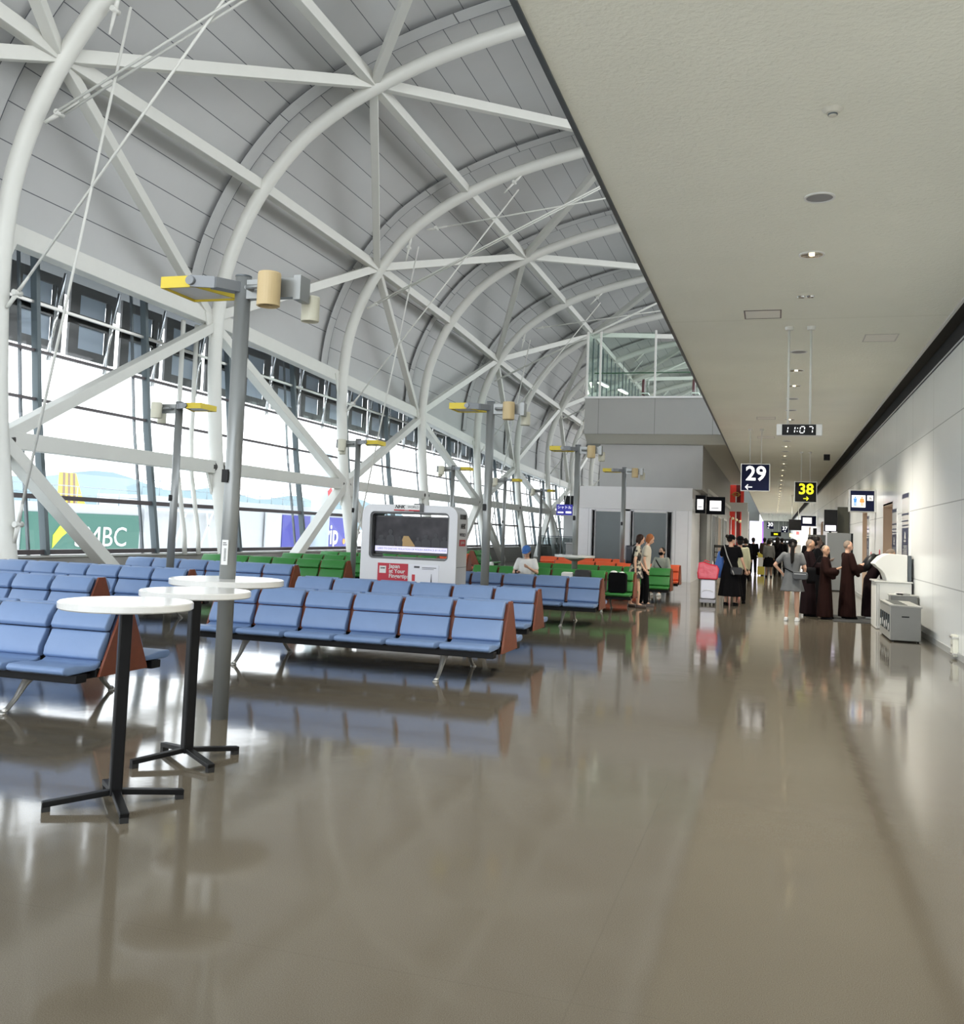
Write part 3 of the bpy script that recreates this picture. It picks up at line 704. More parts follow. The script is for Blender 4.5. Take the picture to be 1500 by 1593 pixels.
text('USED TO DISCUSS VIOLATION OF POLISH AIRSPACE BY RUSSIA', .040, (.80, .1165, 1.175), FACE, mat('caption ink', (.12, .12, .25), .5), tv, depth=.0005)
for px_, w_, h_ in ((.29, .16, .17), (.44, .14, .26), (.60, .09, .16), (.90, .10, .15), (1.03, .15, .19), (1.19, .13, .22), (1.33, .13, .17)):
    MB().prism([(px_+u*w_, 1.215+v*h_) for u, v in ((-.5, 0), (.5, 0), (.52, .42), (.42, .6), (.14, .68), (.13, .72), (.24, .8), (.25, .9), (.14, 1), (-.14, 1), (-.25, .9), (-.24, .8), (-.13, .72), (-.14, .68), (-.42, .6), (-.52, .42))], .1165, .121, 'y').build('picture_figure', mat('picture dark figures', (.006, .006, .010), .4), tv)
MB().prism([(.25, 1.216), (.52, 1.216), (.50, 1.25), (.40, 1.27)], .1172, .1208, 'y').prism([(.60, 1.22), (.86, 1.22), (.74, 1.38), (.66, 1.38)], .1172, .1208, 'y').build('picture_tables', glow('picture amber', (.22, .14, .05), .35), tv)
MB().bb((.62, -.02, 1.755), (.86, 0, 1.85)).build('logo_backing', mat('backing light grey', (.45, .45, .45), .4), k)
MB().bb((.86, -.02, 1.755), (1.02, 0, 1.885)).build('logo_backing', mat('backing dark grey', (.06, .06, .06), .4), k)
MB().bb((.54, -.028, 1.765), (.96, -.018, 1.865)).build('logo_plate', WHITE, k)
MB().bb((.54, -.032, 1.765), (.96, -.028, 1.785)).build('logo_stripe', mat('logo red', (.45, .02, .03), .5), k)
text('NHK', .070, (.635, -.031, 1.825), FACE, BLACK, k, bold=.03, shear=.25, depth=.001, sx=1.05)
text('WORLD', .050, (.855, -.031, 1.825), FACE, mat('ink grey', (.06, .06, .07), .5), k, depth=.001)
text('JAPAN', .024, (.75, -.034, 1.775), FACE, WHITE, k, depth=.001)
SIDE = (R(90), 0, R(90))
text('NHK', .105, (WK+.003, .27, 1.555), SIDE, BLACK, k, bold=.03, shear=.25, depth=.001)
text('WORLD', .078, (WK+.003, .27, 1.425), SIDE, mat('ink grey', (.06, .06, .07), .5), k, depth=.001)
MB().bb((WK, .12, 1.255), (WK+.004, .42, 1.355)).build('logo_stripe', mat('logo red', (.45, .02, .03), .5), k)
text('JAPAN', .065, (WK+.006, .27, 1.305), SIDE, WHITE, k, depth=.001)
MB().bb((WK, .12, 1.665), (WK+.004, .27, 1.74)).build('logo_block', mat('ink grey', (.06, .06, .07), .5), k)
MB().bb((WK, .27, 1.665), (WK+.004, .42, 1.74)).build('logo_block', BLACK, k)
MB().bb((WK, .02, .93), (WK+.003, .50, .936)).build('panel_joint', GROOVE, k)
MB().bb((.30, -.006, .45), (.80, 0, .955)).build('poster', mat('poster red', (.42, .012, .03), .5), k)
MB().bb((.33, -.010, .80), (.44, -.006, .91)).build('poster_logo', WHITE, k)
text('NHK', .035, (.385, -.012, .875), FACE, BLACK, k, bold=.03, shear=.2, depth=.0008)
for i_, l_ in enumerate(('Japan', 'at Your', 'Fingertips')): text(l_, .085, (.49, -.009, .91-i_*.075), FACE, WHITE, k, align='LEFT', bold=.02, depth=.001)
MB().bb((.815, -.006, .45), (1.30, 0, .955)).build('poster', mat('poster pale', (.68, .68, .72), .5), k)
MB().bb((.87, -.009, .70), (.92, -.006, .80)).build('poster_figure', mat('logo red', (.45, .02, .03), .5), k)
MB().bb((.90, -.009, .90), (.99, -.006, .93)).bb((1.03, -.009, .905), (1.26, -.006, .915)).bb((1.03, -.009, .885), (1.22, -.006, .892)).prism([(1.17, .62), (1.20, .62), (1.187, .82), (1.183, .82)], -.009, -.006, 'y').build('poster_print', mat('ink grey', (.06, .06, .07), .5), k)

# ------------------------------------------------------------------ white room and the mezzanine above it
bx = empty('white_room', (-6.68, 34.1, 0)); tag(bx, 'white panelled room with two dark frosted glass windows behind the orange benches', 'room')
MB().bb((0, 0, 2.46), (3.97, 4.0, 3.25)).build('fascia', GWHITE, bx)
RW = mat('white room panel', (.72, .72, .74), .35, noise=.03)
b = MB(); b.bb((0, 0, 0), (.47, 4, 2.455)); b.bb((3.30, 0, 0), (3.97, 4, 2.455)); b.bb((1.60, .02, 0), (1.85, .3, 2.455)); b.bb((0, 3.8, 0), (3.97, 4, 2.455)); b.bb((.47, .02, 2.40), (3.30, .3, 2.455)); b.build('wall_panel', RW, bx)
b = MB()
for x in (.475, .60, 1.52, 1.60, 1.85, 1.95, 3.12, 3.30): b.bb((x-.02, -.015, 0), (x+.02, .03, 2.42))
for x in (.36, 3.42, 3.85): b.bb((x-.006, -.004, 0), (x+.006, .01, 2.45))
b.build('window_frame', mat('frame grey', (.35, .36, .37), .4), bx)
MB().bb((.62, .01, .02), (1.50, .03, 2.40)).build('frosted_glass', DGLASS, bx); MB().bb((1.97, .01, .02), (3.10, .03, 2.40)).build('frosted_glass', DGLASS, bx)
MB().bb((.62, .005, 2.36), (1.50, .02, 2.40)).bb((1.97, .005, 2.36), (3.10, .02, 2.40)).build('head_rail', WHITEM, bx)
struct(MB().bb((-6.14, 35.1, 3.25), (-2.45, 58, 4.85)).build('wall_mezzanine', GPANEL))
struct(MB().bb((-3.0, 38.15, 0), (-2.45, 58, 3.3)).build('wall_corridor_left', mat('corridor side panel', (.27, .27, .255), .35, noise=.08)))
struct(MB().bb((-6.64, 34.4, 5.16), (-1.53, 60, 6.45)).build('wall_gallery', BUILDM))
sof = MB(); bm = sof.bm
sof.prism([(34.42, 5.155), (35.0, 4.86), (60, 4.86), (60, 5.155)], -6.62, -1.53, 'x'); struct(sof.build('trim_8', mat('warm fascia', (.50, .50, .44), .5)))
struct(MB().bb((-6.66, 34.36, 6.45), (-1.53, 34.46, 6.52)).build('trim_9', WHITEM))
pt = empty('glass_screen', (-6.6, 34.5, 6.5)); tag(pt, 'tall clear glass screen with white posts and green rail on the grey gallery', 'glass screen')
for x in (.0, .48, 2.46, 4.4): MB().bb((x-.035, -.03, 0), (x+.035, .04, 2.42 if x < 4 else 2.4)).build('post', STEEL, pt)
for x0, x1 in ((.05, .44), (.52, 2.42), (2.5, 5.0)): MB().bb((x0, 0, .02), (x1, .012, 2.0 if x0 > 1 else 2.36)).build('pane', GGLASS, pt)
for y0 in range(0, 14):
    MB().bb((-.01, .1+y0*1.05, .02), (.0, 1.1+y0*1.05, 2.36)).build('side_pane', GGLASS, pt)
    if y0 % 1 == 0: MB().bb((-.02, .04+y0*1.05, 0), (.02, .08+y0*1.05, 2.4)).build('side_post', MULL, pt)
MB().bb((.1, .9, 1.02), (5.05, .94, 1.06)).build('handrail', mat('green glass edge', (.02, .09, .035), .25), pt)
for x0, y0, w_ in ((.15, 1.6, .22), (.65, 3.4, .22)):
    o = empty('fluorescent_light', (-6.6+x0, 34.5+y0, 7.3)); tag(o, ['small white tube lamp behind the gallery glass, left one', 'small white tube lamp behind the gallery glass, right one'][x0 > .5], 'light', 'tube lamps behind the gallery glass')
    MB().beam((0, 0, 0), (.15, 1.1, 0), .10, .05).build('diffuser', mat('lamp glow', (1, .98, .85), .5, emit=2.2), o)
    MB().beam((0, 0, .05), (.15, 1.1, .05), .12, .05).cyl((.07, .5, .06), (.07, .5, 1.2), .01).build('housing', DARKM, o)
for x0, lab in ((-5.0, 'dark red chair back behind the gallery glass, left one'), (-3.15, 'dark red chair back behind the gallery glass, right one')):
    o = empty('gallery_chair', (x0+.3, 36.2, 6.45)); tag(o, lab, 'chair', 'chairs on the gallery')
    MB().prism([(-.3, .35), (-.2, .9), (-.05, .98), (.08, .9), (.1, .35)], -.1, .0, 'x').build('chair_back', mat('dark red plastic', (.12, .01, .02), .4), o, bevel=.02)
    MB().tube([(.1, .1, 0), (.1, .1, .7), (.12, .0, .95), (.1, -.2, .9), (.1, -.25, 0)], .02, 8).bb((-.1, -.3, .38), (.15, .2, .43)).build('chair_frame', ALU, o)
# corridor openings on the left beyond the room
struct(MB().bb((-2.46, 38.2, 3.3), (-2.40, 58, 3.45)).build('trim_10', WHITEM))
for i_, (y0, y1, m_) in enumerate(((35.4, 37.6, MULL), (40.5, 43.2, DARKM), (45.0, 47.5, TAN), (50.0, 53.0, DARKM))):
    if i_ == 0: continue
    d = empty('door_%d' % (5+i_), (-2.44, (y0+y1)/2, 0)); struct(d)
    MB().bb((-.0, -(y1-y0)/2, 0), (.03, (y1-y0)/2, 2.5)).build('door_leaf', m_, d)
    MB().bb((0, -(y1-y0)/2-.08, 0), (.05, -(y1-y0)/2, 2.58)).bb((0, (y1-y0)/2, 0), (.05, (y1-y0)/2+.08, 2.58)).bb((0, -(y1-y0)/2, 2.5), (.05, (y1-y0)/2, 2.58)).build('door_frame', ALU, d)
# far beam, column and red banner across the left opening
BW = mat('bright white paint', (.85, .85, .83), .5)
struct(MB().bb((-3.6, 60, 3.25), (-1.5, 60.6, 3.78)).build('trim_11', BW))
struct(MB().bb((-1.86, 60.05, 0), (-1.44, 60.5, 3.25)).build('trim_12', BW))
struct(MB().bb((-6, 58.2, 3.3), (-3.0, 58.6, 8)).build('wall_rear', GPANEL))
o = empty('red_banner', (-2.3, 62, 1.2)); tag(o, 'tall red banner with a golden post behind the far white beam', 'banner')
MB().bb((-.62, 0, 0), (.05, .06, 3.75)).bb((.32, 0, 0), (.52, .06, 3.75)).build('banner_cloth', REDM, o)
MB().bb((.05, .02, 0), (.32, .08, 3.75)).build('banner_stripe', mat('banner dark red', (.16, .01, .01), .5), o)
MB().cyl((.05, -.1, -1.2), (.05, -.1, 3.05), .04, n=10).cyl((-.22, -.1, -1.2), (-.22, -.1, 1.6), .03, n=8).build('post', WHITEM, o)
MB().tube([(.05+.2*math.cos(a*PI/6), -.1, 3.15+.13*math.sin(a*PI/6)) for a in range(13)], .03, 8).cyl((-.25, -.1, 3.15), (.35, -.1, 3.15), .02, n=8).build('gold_ring', mat('gold', (.45, .28, .06), .4, metal=.6), o)
for q_ in range(4): MB().ell((-.35+.22*q_, -.14, 1.75-.09*q_), (.09, .08, .09)).build('lamp_globe', mat('pale globe', (.75, .70, .45), .4), o)

# glass barrier, boarding desk and gate screens near the windows in the distance
o = empty('glass_barrier', (-12.4, 52, 0)); tag(o, 'grey glass barrier with dark posts in front of the distant boarding gate', 'barrier')
for k_ in range(6): MB().bb((k_*1.25-.03, -.03, 0), (k_*1.25+.03, .03, 1.35)).build('post', DARKM, o)
MB().bb((0, -.025, 1.33), (6.25, .025, 1.38)).build('top_rail', DARKM, o)
MB().bb((0, -.01, .1), (6.25, .01, 1.3)).build('pane', glass_mat('grey glass', (.45, .48, .48)), o)
o = empty('gate_wall', (-12.3, 58, 0)); tag(o, 'tall grey gate wall panel beside the distant boarding desk', 'panel')
MB().bb((0, 0, 0), (2.2, .3, 3.2)).build('panel', GWHITE, o); MB().bb((0, -.05, 3.2), (2.0, .3, 3.85)).build('black_box', BLACK, o)
MB().ell((1.55, -.3, 3.3), (.16, .16, .2)).cyl((1.55, -.3, 3.4), (1.55, -.3, 5.2), .015).build('round_speaker', WHITE, o)
MB().bb((2.3, 0, 0), (4.2, .02, 3.2)).build('glass_panel', GGLASS, o)
o = empty('gate_cabinet', (-10.1, 56, 0)); tag(o, 'black machine cabinet with a monitor at the distant boarding gate', 'cabinet')
MB().bb((0, 0, 0), (.9, .8, 2.2)).build('cabinet_body', mat('charcoal', (.03, .032, .035), .4), o, bevel=.02); MB().bb((1.0, 0, 0), (2.0, .7, 1.9)).bb((1.3, 0, 1.95), (2.0, .2, 2.6)).build('monitor', BLACK, o)
MB().bb((1.1, -.02, 1.5), (1.9, 0, 1.75)).build('screen', glow('screen pale', (.5, .55, .6), .7), o)
o = empty('boarding_desk', (-9.6, 46, 0)); tag(o, 'pale grey boarding desk in front of the far windows', 'desk')
MB().bb((0, 0, 0), (2.9, .7, 1.05)).build('desk_body', mat('desk grey', (.40, .40, .40), .4), o, bevel=.02); MB().bb((-.05, -.05, 1.05), (2.95, .75, 1.10)).build('desk_top', GWHITE, o)
MB().bb((.9, .2, 1.12), (1.7, .3, 1.45)).bb((1.95, .2, 1.1), (2.3, .3, 1.7)).build('monitor', BLACK, o)
o = empty('hanging_sign', (-8.8, 40, 2.3)); tag(o, 'blue hanging sign with white Japanese lettering near the far windows', 'sign')
MB().bb((0, 0, 0), (.68, .06, .45)).build('sign_box', mat('royal blue sign', (.03, .03, .33), .4, emit=.25), o); MB().cyl((.1, .03, .45), (.1, .03, 2.3), .015, n=8).cyl((.58, .03, .45), (.58, .03, 2.3), .015, n=8).build('hanger', STEEL, o)
text('シャトル', .15, (.34, -.004, .32), FACE, LITW, o, depth=.001); MB().bb((.06, -.004, .08), (.30, 0, .14)).bb((.40, -.004, .08), (.64, 0, .16)).build('lettering', LITW, o)

# ------------------------------------------------------------------ hanging signs over the corridor
def posts(o, xs, z0, z1, y=0, r=.017, flange=True, name='hanger'):
    for x in xs:
        b = MB().cyl((x, y, z0), (x, y, z1), r, n=12)
        if flange: b.lathe([(0, z1-.05), (.055, z1-.05), (.06, z1-.02), (.06, z1), (0, z1)], (x, y, 0), 20)
        b.build(name, STEEL, o)
def arrow(o, x, z, s, m, left, y=-.036):
    d = -1 if left else 1; b = MB()
    b.beam((x-d*s*.5, y, z), (x+d*s*.45, y, z), .003, s*.16, (0, 0, 1)); t_ = Vector((x+d*s*.5, y, z))
    for q_ in (1, -1): b.beam(t_, t_+Vector((-d*s*.38, 0, q_*s*.38)), .003, s*.17, (0, 1, 0))
    return b
def boxsign(name, x0, y, z0, w, h, m, label, num, nm, left, hx, cap=None, fsz=None):
    o = empty(name, (x0, y, z0)); tag(o, label, 'sign')
    MB().bb((0, -.03, 0), (w, .06, h)).build('sign_box', ALU, o, bevel=.006)
    MB().bb((.022, -.034, .022), (w-.022, -.03, h-.022)).build('sign_face', m, o)
    posts(o, hx, h, CE-z0, .015, .014)
    text(num, fsz or h*.72, (w*.52, -.036, h*.62), FACE, nm, o, depth=.001, bold=.022)
    d = -1 if left else 1; s = h*.24; cx, cz = (w*.28, h*.15) if left else (w*.52, h*.19)
    b = MB(); b.prism([(cx-s*.5, cz-s*.07), (cx+s*.5, cz-s*.07), (cx+s*.5, cz+s*.07), (cx-s*.5, cz+s*.07)], -.037, -.034, 'y')
    for q_ in (1, -1):
        tx = cx+d*s*.52; P = [(tx, cz), (tx-d*s*.1, cz-q_*s*.08), (tx-d*s*.47, cz+q_*s*.32), (tx-d*s*.36, cz+q_*s*.42)]
        b.prism(P, -.037, -.034, 'y')
    b.build('arrow', nm, o); return o
boxsign('gate_sign', -.89, 27.6, 2.87, .78, .765, NAVY, 'navy hanging gate sign reading 29 with a white arrow pointing left', '29', LITW, True, (.24, .54))
boxsign('gate_sign', .66, 34.5, 2.87, .73, .71, SIGNBLK, 'black hanging gate sign reading 38 in yellow with an arrow pointing right', '38', LITY, False, (.22, .50), fsz=.50)
boxsign('gate_sign', -.75, 112, 2.9, .80, .80, NAVY, 'small distant navy sign reading 30 with a left arrow at the corridor end', '30', LITW, True, (.24, .54))
boxsign('gate_sign', .85, 118, 2.6, .80, .80, NAVY, 'tiny navy sign at the corridor end that reads 37, right of the yellow marked one', '37', LITW, False, (.24, .54))
o = empty('exit_sign', (-.3, 116, 2.15)); tag(o, 'small distant black sign with yellow marks hanging left of the 37 sign', 'sign')
MB().bb((0, 0, 0), (1.15, .1, .5)).build('sign_box', SIGNBLK, o); MB().bb((.35, -.01, .15), (.8, 0, .35)).build('marks', LITY, o); posts(o, (.2, .9), .5, 2.45, .05)
# clock
o = empty('digital_clock', (.02, 14.4, 3.02)); tag(o, 'hanging digital clock reading 11:07 in white on black', 'clock')
MB().bb((0, -.05, 0), (.62, .07, .165)).build('clock_case', WHITEM, o, bevel=.012)
MB().bb((.075, -.054, .006), (.535, -.05, .159)).build('clock_face', BLACK, o)
SEG = {'0': 'abcdef', '1': 'bc', '7': 'abc'}
def digit(b, ch, x, z, w, h):
    t_ = .012; sh = .012
    def seg(p, q): b.beam((p[0]+sh*(p[1]-z)/h, -.0555, p[1]), (q[0]+sh*(q[1]-z)/h, -.0555, q[1]), t_, .003, (0, 1, 0))
    g = .008; C_ = {'a': ((x+g, z+h), (x+w-g, z+h)), 'd': ((x+g, z), (x+w-g, z)), 'g': ((x+g, z+h/2), (x+w-g, z+h/2)),
        'b': ((x+w, z+h-g), (x+w, z+h/2+g)), 'c': ((x+w, z+h/2-g), (x+w, z+g)), 'f': ((x, z+h-g), (x, z+h/2+g)), 'e': ((x, z+h/2-g), (x, z+g))}
    for c_ in SEG[ch]: seg(*C_[c_])
b = MB()
for ch, x in (('1', .09), ('1', .185), ('0', .315), ('7', .425)): digit(b, ch, x, .038, .058, .09)
b.box((.282, -.055, .06), (.013, .004, .013)).box((.288, -.055, .105), (.013, .004, .013)); b.build('digits', LITW, o)
posts(o, (.155, .455), .165, CE-3.02, .01, .016)
# restroom sign, smoking sign
o = empty('restroom_sign', (1.79, 25.84, 2.32)); tag(o, 'navy restroom sign with blue and orange figures standing out from the right wall', 'sign')
MB().bb((0, -.06, 0), (.65, .10, .56)).build('sign_box', ALU, o, bevel=.012)
MB().bb((.045, -.065, .025), (.60, -.06, .535)).build('sign_face', NAVY, o)
MB().bb((.075, -.069, .12), (.395, -.065, .42)).build('lit_panel', LITW, o); MB().bb((.435, -.069, .29), (.575, -.065, .42)).build('lit_panel', LITW, o)
def figure(b, x, z, h, skirt):
    b.box((x, -.071, z+h*.9), (h*.15, .003, h*.15)).prism([(x-h*.17, z+h*.8), (x+h*.17, z+h*.8), (x+(h*.26 if skirt else h*.12), z+h*.38), (x-(h*.26 if skirt else h*.12), z+h*.38)], -.072, -.069, 'y')
    b.bb((x-h*.1, -.072, z), (x-h*.02, -.069, z+h*.4)).bb((x+h*.02, -.072, z), (x+h*.1, -.069, z+h*.4))
b = MB(); figure(b, .155, .15, .24, False); b.build('figure_man', LITB, o); b = MB(); figure(b, .315, .15, .24, True); b.build('figure_woman', LITO, o)
MB().bb((.233, -.072, .18), (.237, -.069, .37)).build('divider', BLACK, o)
MB().prism([(.47, .32), (.55, .32), (.55, .335), (.50, .40), (.485, .38)], -.072, -.069, 'y').build('small_mark', ALU, o)
for nm, x0, y0, lab in (('smoking_sign', -2.36, 36.2, 'black square sign with a lit smoking pictogram on the left side of the corridor'), ('smoking_sign', -3.0, 33.7, 'partly hidden lit pictogram sign just behind the corner of the white room')):
    o = empty(nm, (x0 if y0 > 35 else -2.68, y0 if y0 > 35 else 35.2, 2.42)); tag(o, lab, 'sign')
    w_ = .66 if y0 > 35 else .35
    MB().bb((0, -.05, 0), (w_, .05, .64)).build('sign_box', mat('black sign case', (.005, .006, .010), .6, spec=.12), o, bevel=.006)
    MB().bb((w_*.18, -.055, .13), (w_*.80, -.05, .5)).build('lit_panel', LITW, o)
    MB().bb((w_*.27, -.058, .22), (w_*.66, -.055, .245)).build('cigarette', DARKM, o)
    MB().tube([(w_*.35, -.057, .36), (w_*.45, -.057, .40), (w_*.5, -.057, .35), (w_*.62, -.057, .39), (w_*.7, -.057, .34)], .004, 6).build('smoke_line', ALU, o)
    if y0 > 35: MB().bb((-.12, -.04, .2), (0, .04, .4)).build('wall_arm', ALU, o)
    else: MB().bb((-.02, .05, .2), (.05, .12, .4)).build('wall_arm', ALU, o)

# ------------------------------------------------------------------ ceiling fittings
DLY = [(5.3, 1), (8.95, 0), (10.76, 1), (16.31, 0), (18.1, 1), (19.89, 1), (21.69, 0), (23.6, 0), (25.4, 1)]+[(27.2+k*1.8, k % 2) for k in range(46)]  # far end of the row is added to brighten the distant corridor
ordn = 0
for y, lit in DLY:
    o = empty('downlight', (.35, y, CE)); ordn += 1
    nm_ = {5.3: 'recessed ceiling downlight above the top edge of the photo', 8.95: 'dark round ceiling speaker or downlight nearest the camera', 10.76: 'bright silver round ceiling downlight, second from the camera',
        16.31: 'dark round fitting seen between the clock rods, upper one', 18.1: 'bright round downlight seen between the clock rods'}.get(y)
    tag(o, nm_ or ('shiny round ceiling downlight, one of the receding row' if lit else 'dull grey round ceiling fitting, one of the receding row'), 'downlight', 'round fittings along the corridor ceiling')
    MB().lathe([(.115, 0), (.115, -.012), (.135, -.012), (.135, 0)], n=32, caps=False).build('trim_ring', WHITEM, o)
    if lit:
        MB().lathe([(.115, -.010), (.085, -.006), (.04, -.003), (0, -.002)], n=32, caps=False).build('reflector', mat('silver reflector', (.85, .83, .80), .12, metal=1), o, smooth=True)
        MB().lathe([(0, -.016), (.028, -.014), (.028, -.004), (0, -.004)], n=16).build('bulb', mat('warm bulb', (1, .82, .5), .4, emit=3.5), o)
    if lit:
        ld = bpy.data.lights.new('downlight_lamp', 'SPOT'); ld.energy = DLW if y < 34 else DLW*.5 if y < 58 else DLW*1.7; ld.color = (1, .93, .80); ld.spot_size = R(130); ld.spot_blend = .6; ld.shadow_soft_size = .06  # added far lamps run stronger, standing in for side-window daylight
        lo_ = bpy.data.objects.new('downlight_lamp', ld); COL.objects.link(lo_); lo_.parent = o; lo_.location = (0, 0, -.03)
    if not lit: MB().lathe([(.115, -.006), (.06, -.009), (0, -.010)], n=32, caps=False).build('grille', mat('speaker grille', (.26, .26, .27), .5), o)
o = empty('smoke_detector', (.36, 7.11, CE)); tag(o, 'small cream smoke detector on the ceiling nearest the camera', 'smoke detector')
MB().lathe([(0, -.055), (.028, -.05), (.032, -.03), (.045, -.028), (.06, -.012), (.075, 0), (0, 0)], n=28).build('detector_body', mat('detector cream', (.62, .60, .52), .4), o)
MB().lathe([(.0325, -.045), (.034, -.042), (.034, -.036), (.0325, -.033)], n=24).build('sensor_slot', DARKM, o)
o = empty('sprinkler', (.34, 12.61, CE)); tag(o, 'tiny white double fitting on the ceiling in front of the clock', 'sprinkler')
MB().lathe([(0, -.02), (.04, -.018), (.05, 0), (0, 0)], (-.05, 0, 0), 16).lathe([(0, -.02), (.04, -.018), (.05, 0), (0, 0)], (.06, 0, 0), 16).build('fitting', CHROME, o)
for x0, y0, x1, y1, lab, c_ in ((-.43, 13.3, .06, 13.8, 'rectangular ceiling access panel with dark frame left of the clock rods', 1), (1.25, 15.05, 1.72, 15.6, 'rectangular ceiling access panel with pale frame right of the clock', 0),
        (-.45, 24.9, .01, 25.4, 'rectangular ceiling access panel left of the hanging clock, further back', 0), (-.5, 29.5, 0, 30.1, 'rectangular ceiling access panel beyond the 29 sign rods', 0)):
    o = empty('access_panel', (x0, y0, CE)); tag(o, lab, 'ceiling panel', 'ceiling access panels'); w_, d_ = x1-x0, y1-y0
    MB().ring([(0, 0), (w_, 0), (w_, d_), (0, d_)], [(.018, .018), (w_-.018, .018), (w_-.018, d_-.018), (.018, d_-.018)], -.006, 0, 'z').build('panel_frame', mat('panel frame brown', (.16, .13, .12), .5) if c_ else ALU, o)
    MB().bb((.018, .018, -.003), (w_-.018, d_-.018, 0)).build('panel_leaf', mat('panel leaf', (.80, .78, .72), .7), o)
o = empty('ceiling_speaker', (1.74, 35.5, CE)); tag(o, 'small black box camera on the ceiling right of the 29 sign', 'camera')
MB().bb((-.1, -.1, -.2), (.1, .1, 0)).build('box', BLACK, o)

# ------------------------------------------------------------------ things along the right wall
# recycling bin unit
o = empty('recycling_bin', (1.80, 16.62, 0)); tag(o, 'low grey metal recycling bin unit with windowed front near the right wall', 'bin')
BG = mat('bin grey steel', (.19, .19, .178), .35, metal=.2, noise=.06)
BF = mat('bin pale front', (.36, .36, .335), .35)
body = [(0, .02), (.44, .02), (.44, .545), (.0, .56)]
MB().prism(body, 0, 1.50, 'y').build('bin_body', BG, o, bevel=.006)
MB().bb((-.012, 0, .03), (0, 1.5, .55)).build('front_panel', BF, o)
for k_ in range(5):
    y0 = .06+k_*.285
    w = MB().bb((-.018, y0, .15), (-.012, y0+.2, .42)).build('window', mat('dark bin window', (.04, .055, .065), .15), o)
    MB().ell((-.02, y0+.1, .22+.03*(k_ % 2)), (.004, .04, .06)).build('paper', CLWHITE, w)
MB().prism([(-.02, .555), (.46, .54), (.46, .565), (-.02, .58)], -.02, 1.52, 'y').build('lid', BF, o, bevel=.004)
for k_ in range(4):
    MB().prism([(.06, .577), (.26, .571), (.26, .576), (.06, .582)], .12+k_*.34, .38+k_*.34, 'y').build('slot', mat('slot dark', (.05, .055, .05), .5), o)
MB().bb((.16, -.004, .385), (.27, 0, .405)).build('handle_slot', BLACK, o)
for x in (.04, .4):
    for y in (.05, 1.45): MB().cyl((x, y, 0), (x, y, .02), .02, n=10).build('foot', RUBBER, o)
o = empty('small_bin', (1.98, 18.28, 0)); tag(o, 'small grey bin tucked between the recycling unit and the white machine', 'bin')
MB().bb((0, 0, 0), (.42, .4, .64)).build('bin_body', BG, o, bevel=.006); MB().bb((-.02, -.02, .64), (.44, .42, .66)).bb((.10, .05, .66), (.32, .2, .685)).build('lid', BF, o)
MB().bb((.08, .05, .66), (.2, .18, .69)).build('paper', CLWHITE, o)
# white machine the leaning person uses
o = empty('service_machine', (1.80, 19.0, 0)); tag(o, 'white sculpted service machine against the right wall with someone leaning over it', 'machine')
MW = mat('machine white', (.78, .78, .74), .3)
prof = [(.19, .87), (.145, 1.0), (.10, 1.06), (.03, 1.11), (-.03, 1.17), (.03, 1.24), (.10, 1.31), (.18, 1.35), (.22, 1.36), (.52, 1.35), (.53, 1.34), (.53, .86)]
MB().prism(prof, 0, .75, 'y').build('machine_head', MW, o, bevel=.012)
MB().bb((0, -.05, 0), (.60, .85, .84)).build('machine_base', MW, o, bevel=.02); MB().bb((-.03, -.07, .84), (.62, .87, .87)).build('counter_edge', WHITE, o, bevel=.01)
MB().bb((.54, .02, .87), (.60, .73, 1.34)).build('back_panel', DARKM, o)
MB().bb((.01, -.055, .05), (.015, -.05, .80)).bb((.05, -.055, .05), (.055, -.05, .8)).build('base_joint', GROOVE, o)
# wall sign strips
def strip(y, z0, z1, w, lab):
    o = empty('wall_sign', (2.44, y, z0)); tag(o, lab, 'sign', 'tall navy and white strips on the right wall'); h = z1-z0
    MB().bb((-.02, -w/2, 0), (0, w/2, h)).build('strip_panel', WHITE, o)
    b = MB(); b.bb((-.023, -w/2, h*.93), (-.02, w/2, h)); b.bb((-.023, -w/2, 0), (-.02, w/2, h*.46)); b.bb((-.023, -w/2, h*.66), (-.02, w/2, h*.69)); b.bb((-.023, -w/2, h*.56), (-.02, w/2, h*.58)); b.bb((-.023, -w/2, h*.49), (-.02, w/2, h*.51)); b.build('navy_field', mat('strip navy', (.03, .035, .07), .4), o)
    b = MB()
    b.prism([(-w*.12, h*.29), (w*.12, h*.29), (.02, h*.40), (-.02, h*.40)], -.026, -.023, 'x')
    for k_ in range(6): b.bb((-.026, -w*.32, h*(.03+.028*k_)), (-.023, w*(.32 if k_ % 2 else .2), h*(.042+.028*k_)))
    b.bb((-.026, -w*.15, h*.24), (-.023, w*.15, h*.27)); b.build('white_marks', WHITE, o)
strip(20.1, 1.30, 2.52, .95, 'nearer tall navy and white information strip on the right wall')
strip(21.85, 1.30, 2.28, .75, 'further navy and white information strip beside the tan doorway')
strip(27.7, 1.2, 2.28, .6, 'narrow navy strip on the far side of the second tan doorway')
for y, z, lab in ((24.9, 1.32, 'small red wall sticker beside the first tan doorway, right one of two'), (27.0, 1.25, 'small red wall sticker, left one of two')):
    o = tag(MB().lathe([(0, 0), (.09, 0), (.09, .01), (0, .01)], n=20).build('wall_sticker', mat('sticker red', (.45, .02, .04), .5)), lab, 'sticker'); o.matrix_world = Matrix.Translation((2.43, y, z)) @ Matrix.Rotation(R(90), 4, 'Y')
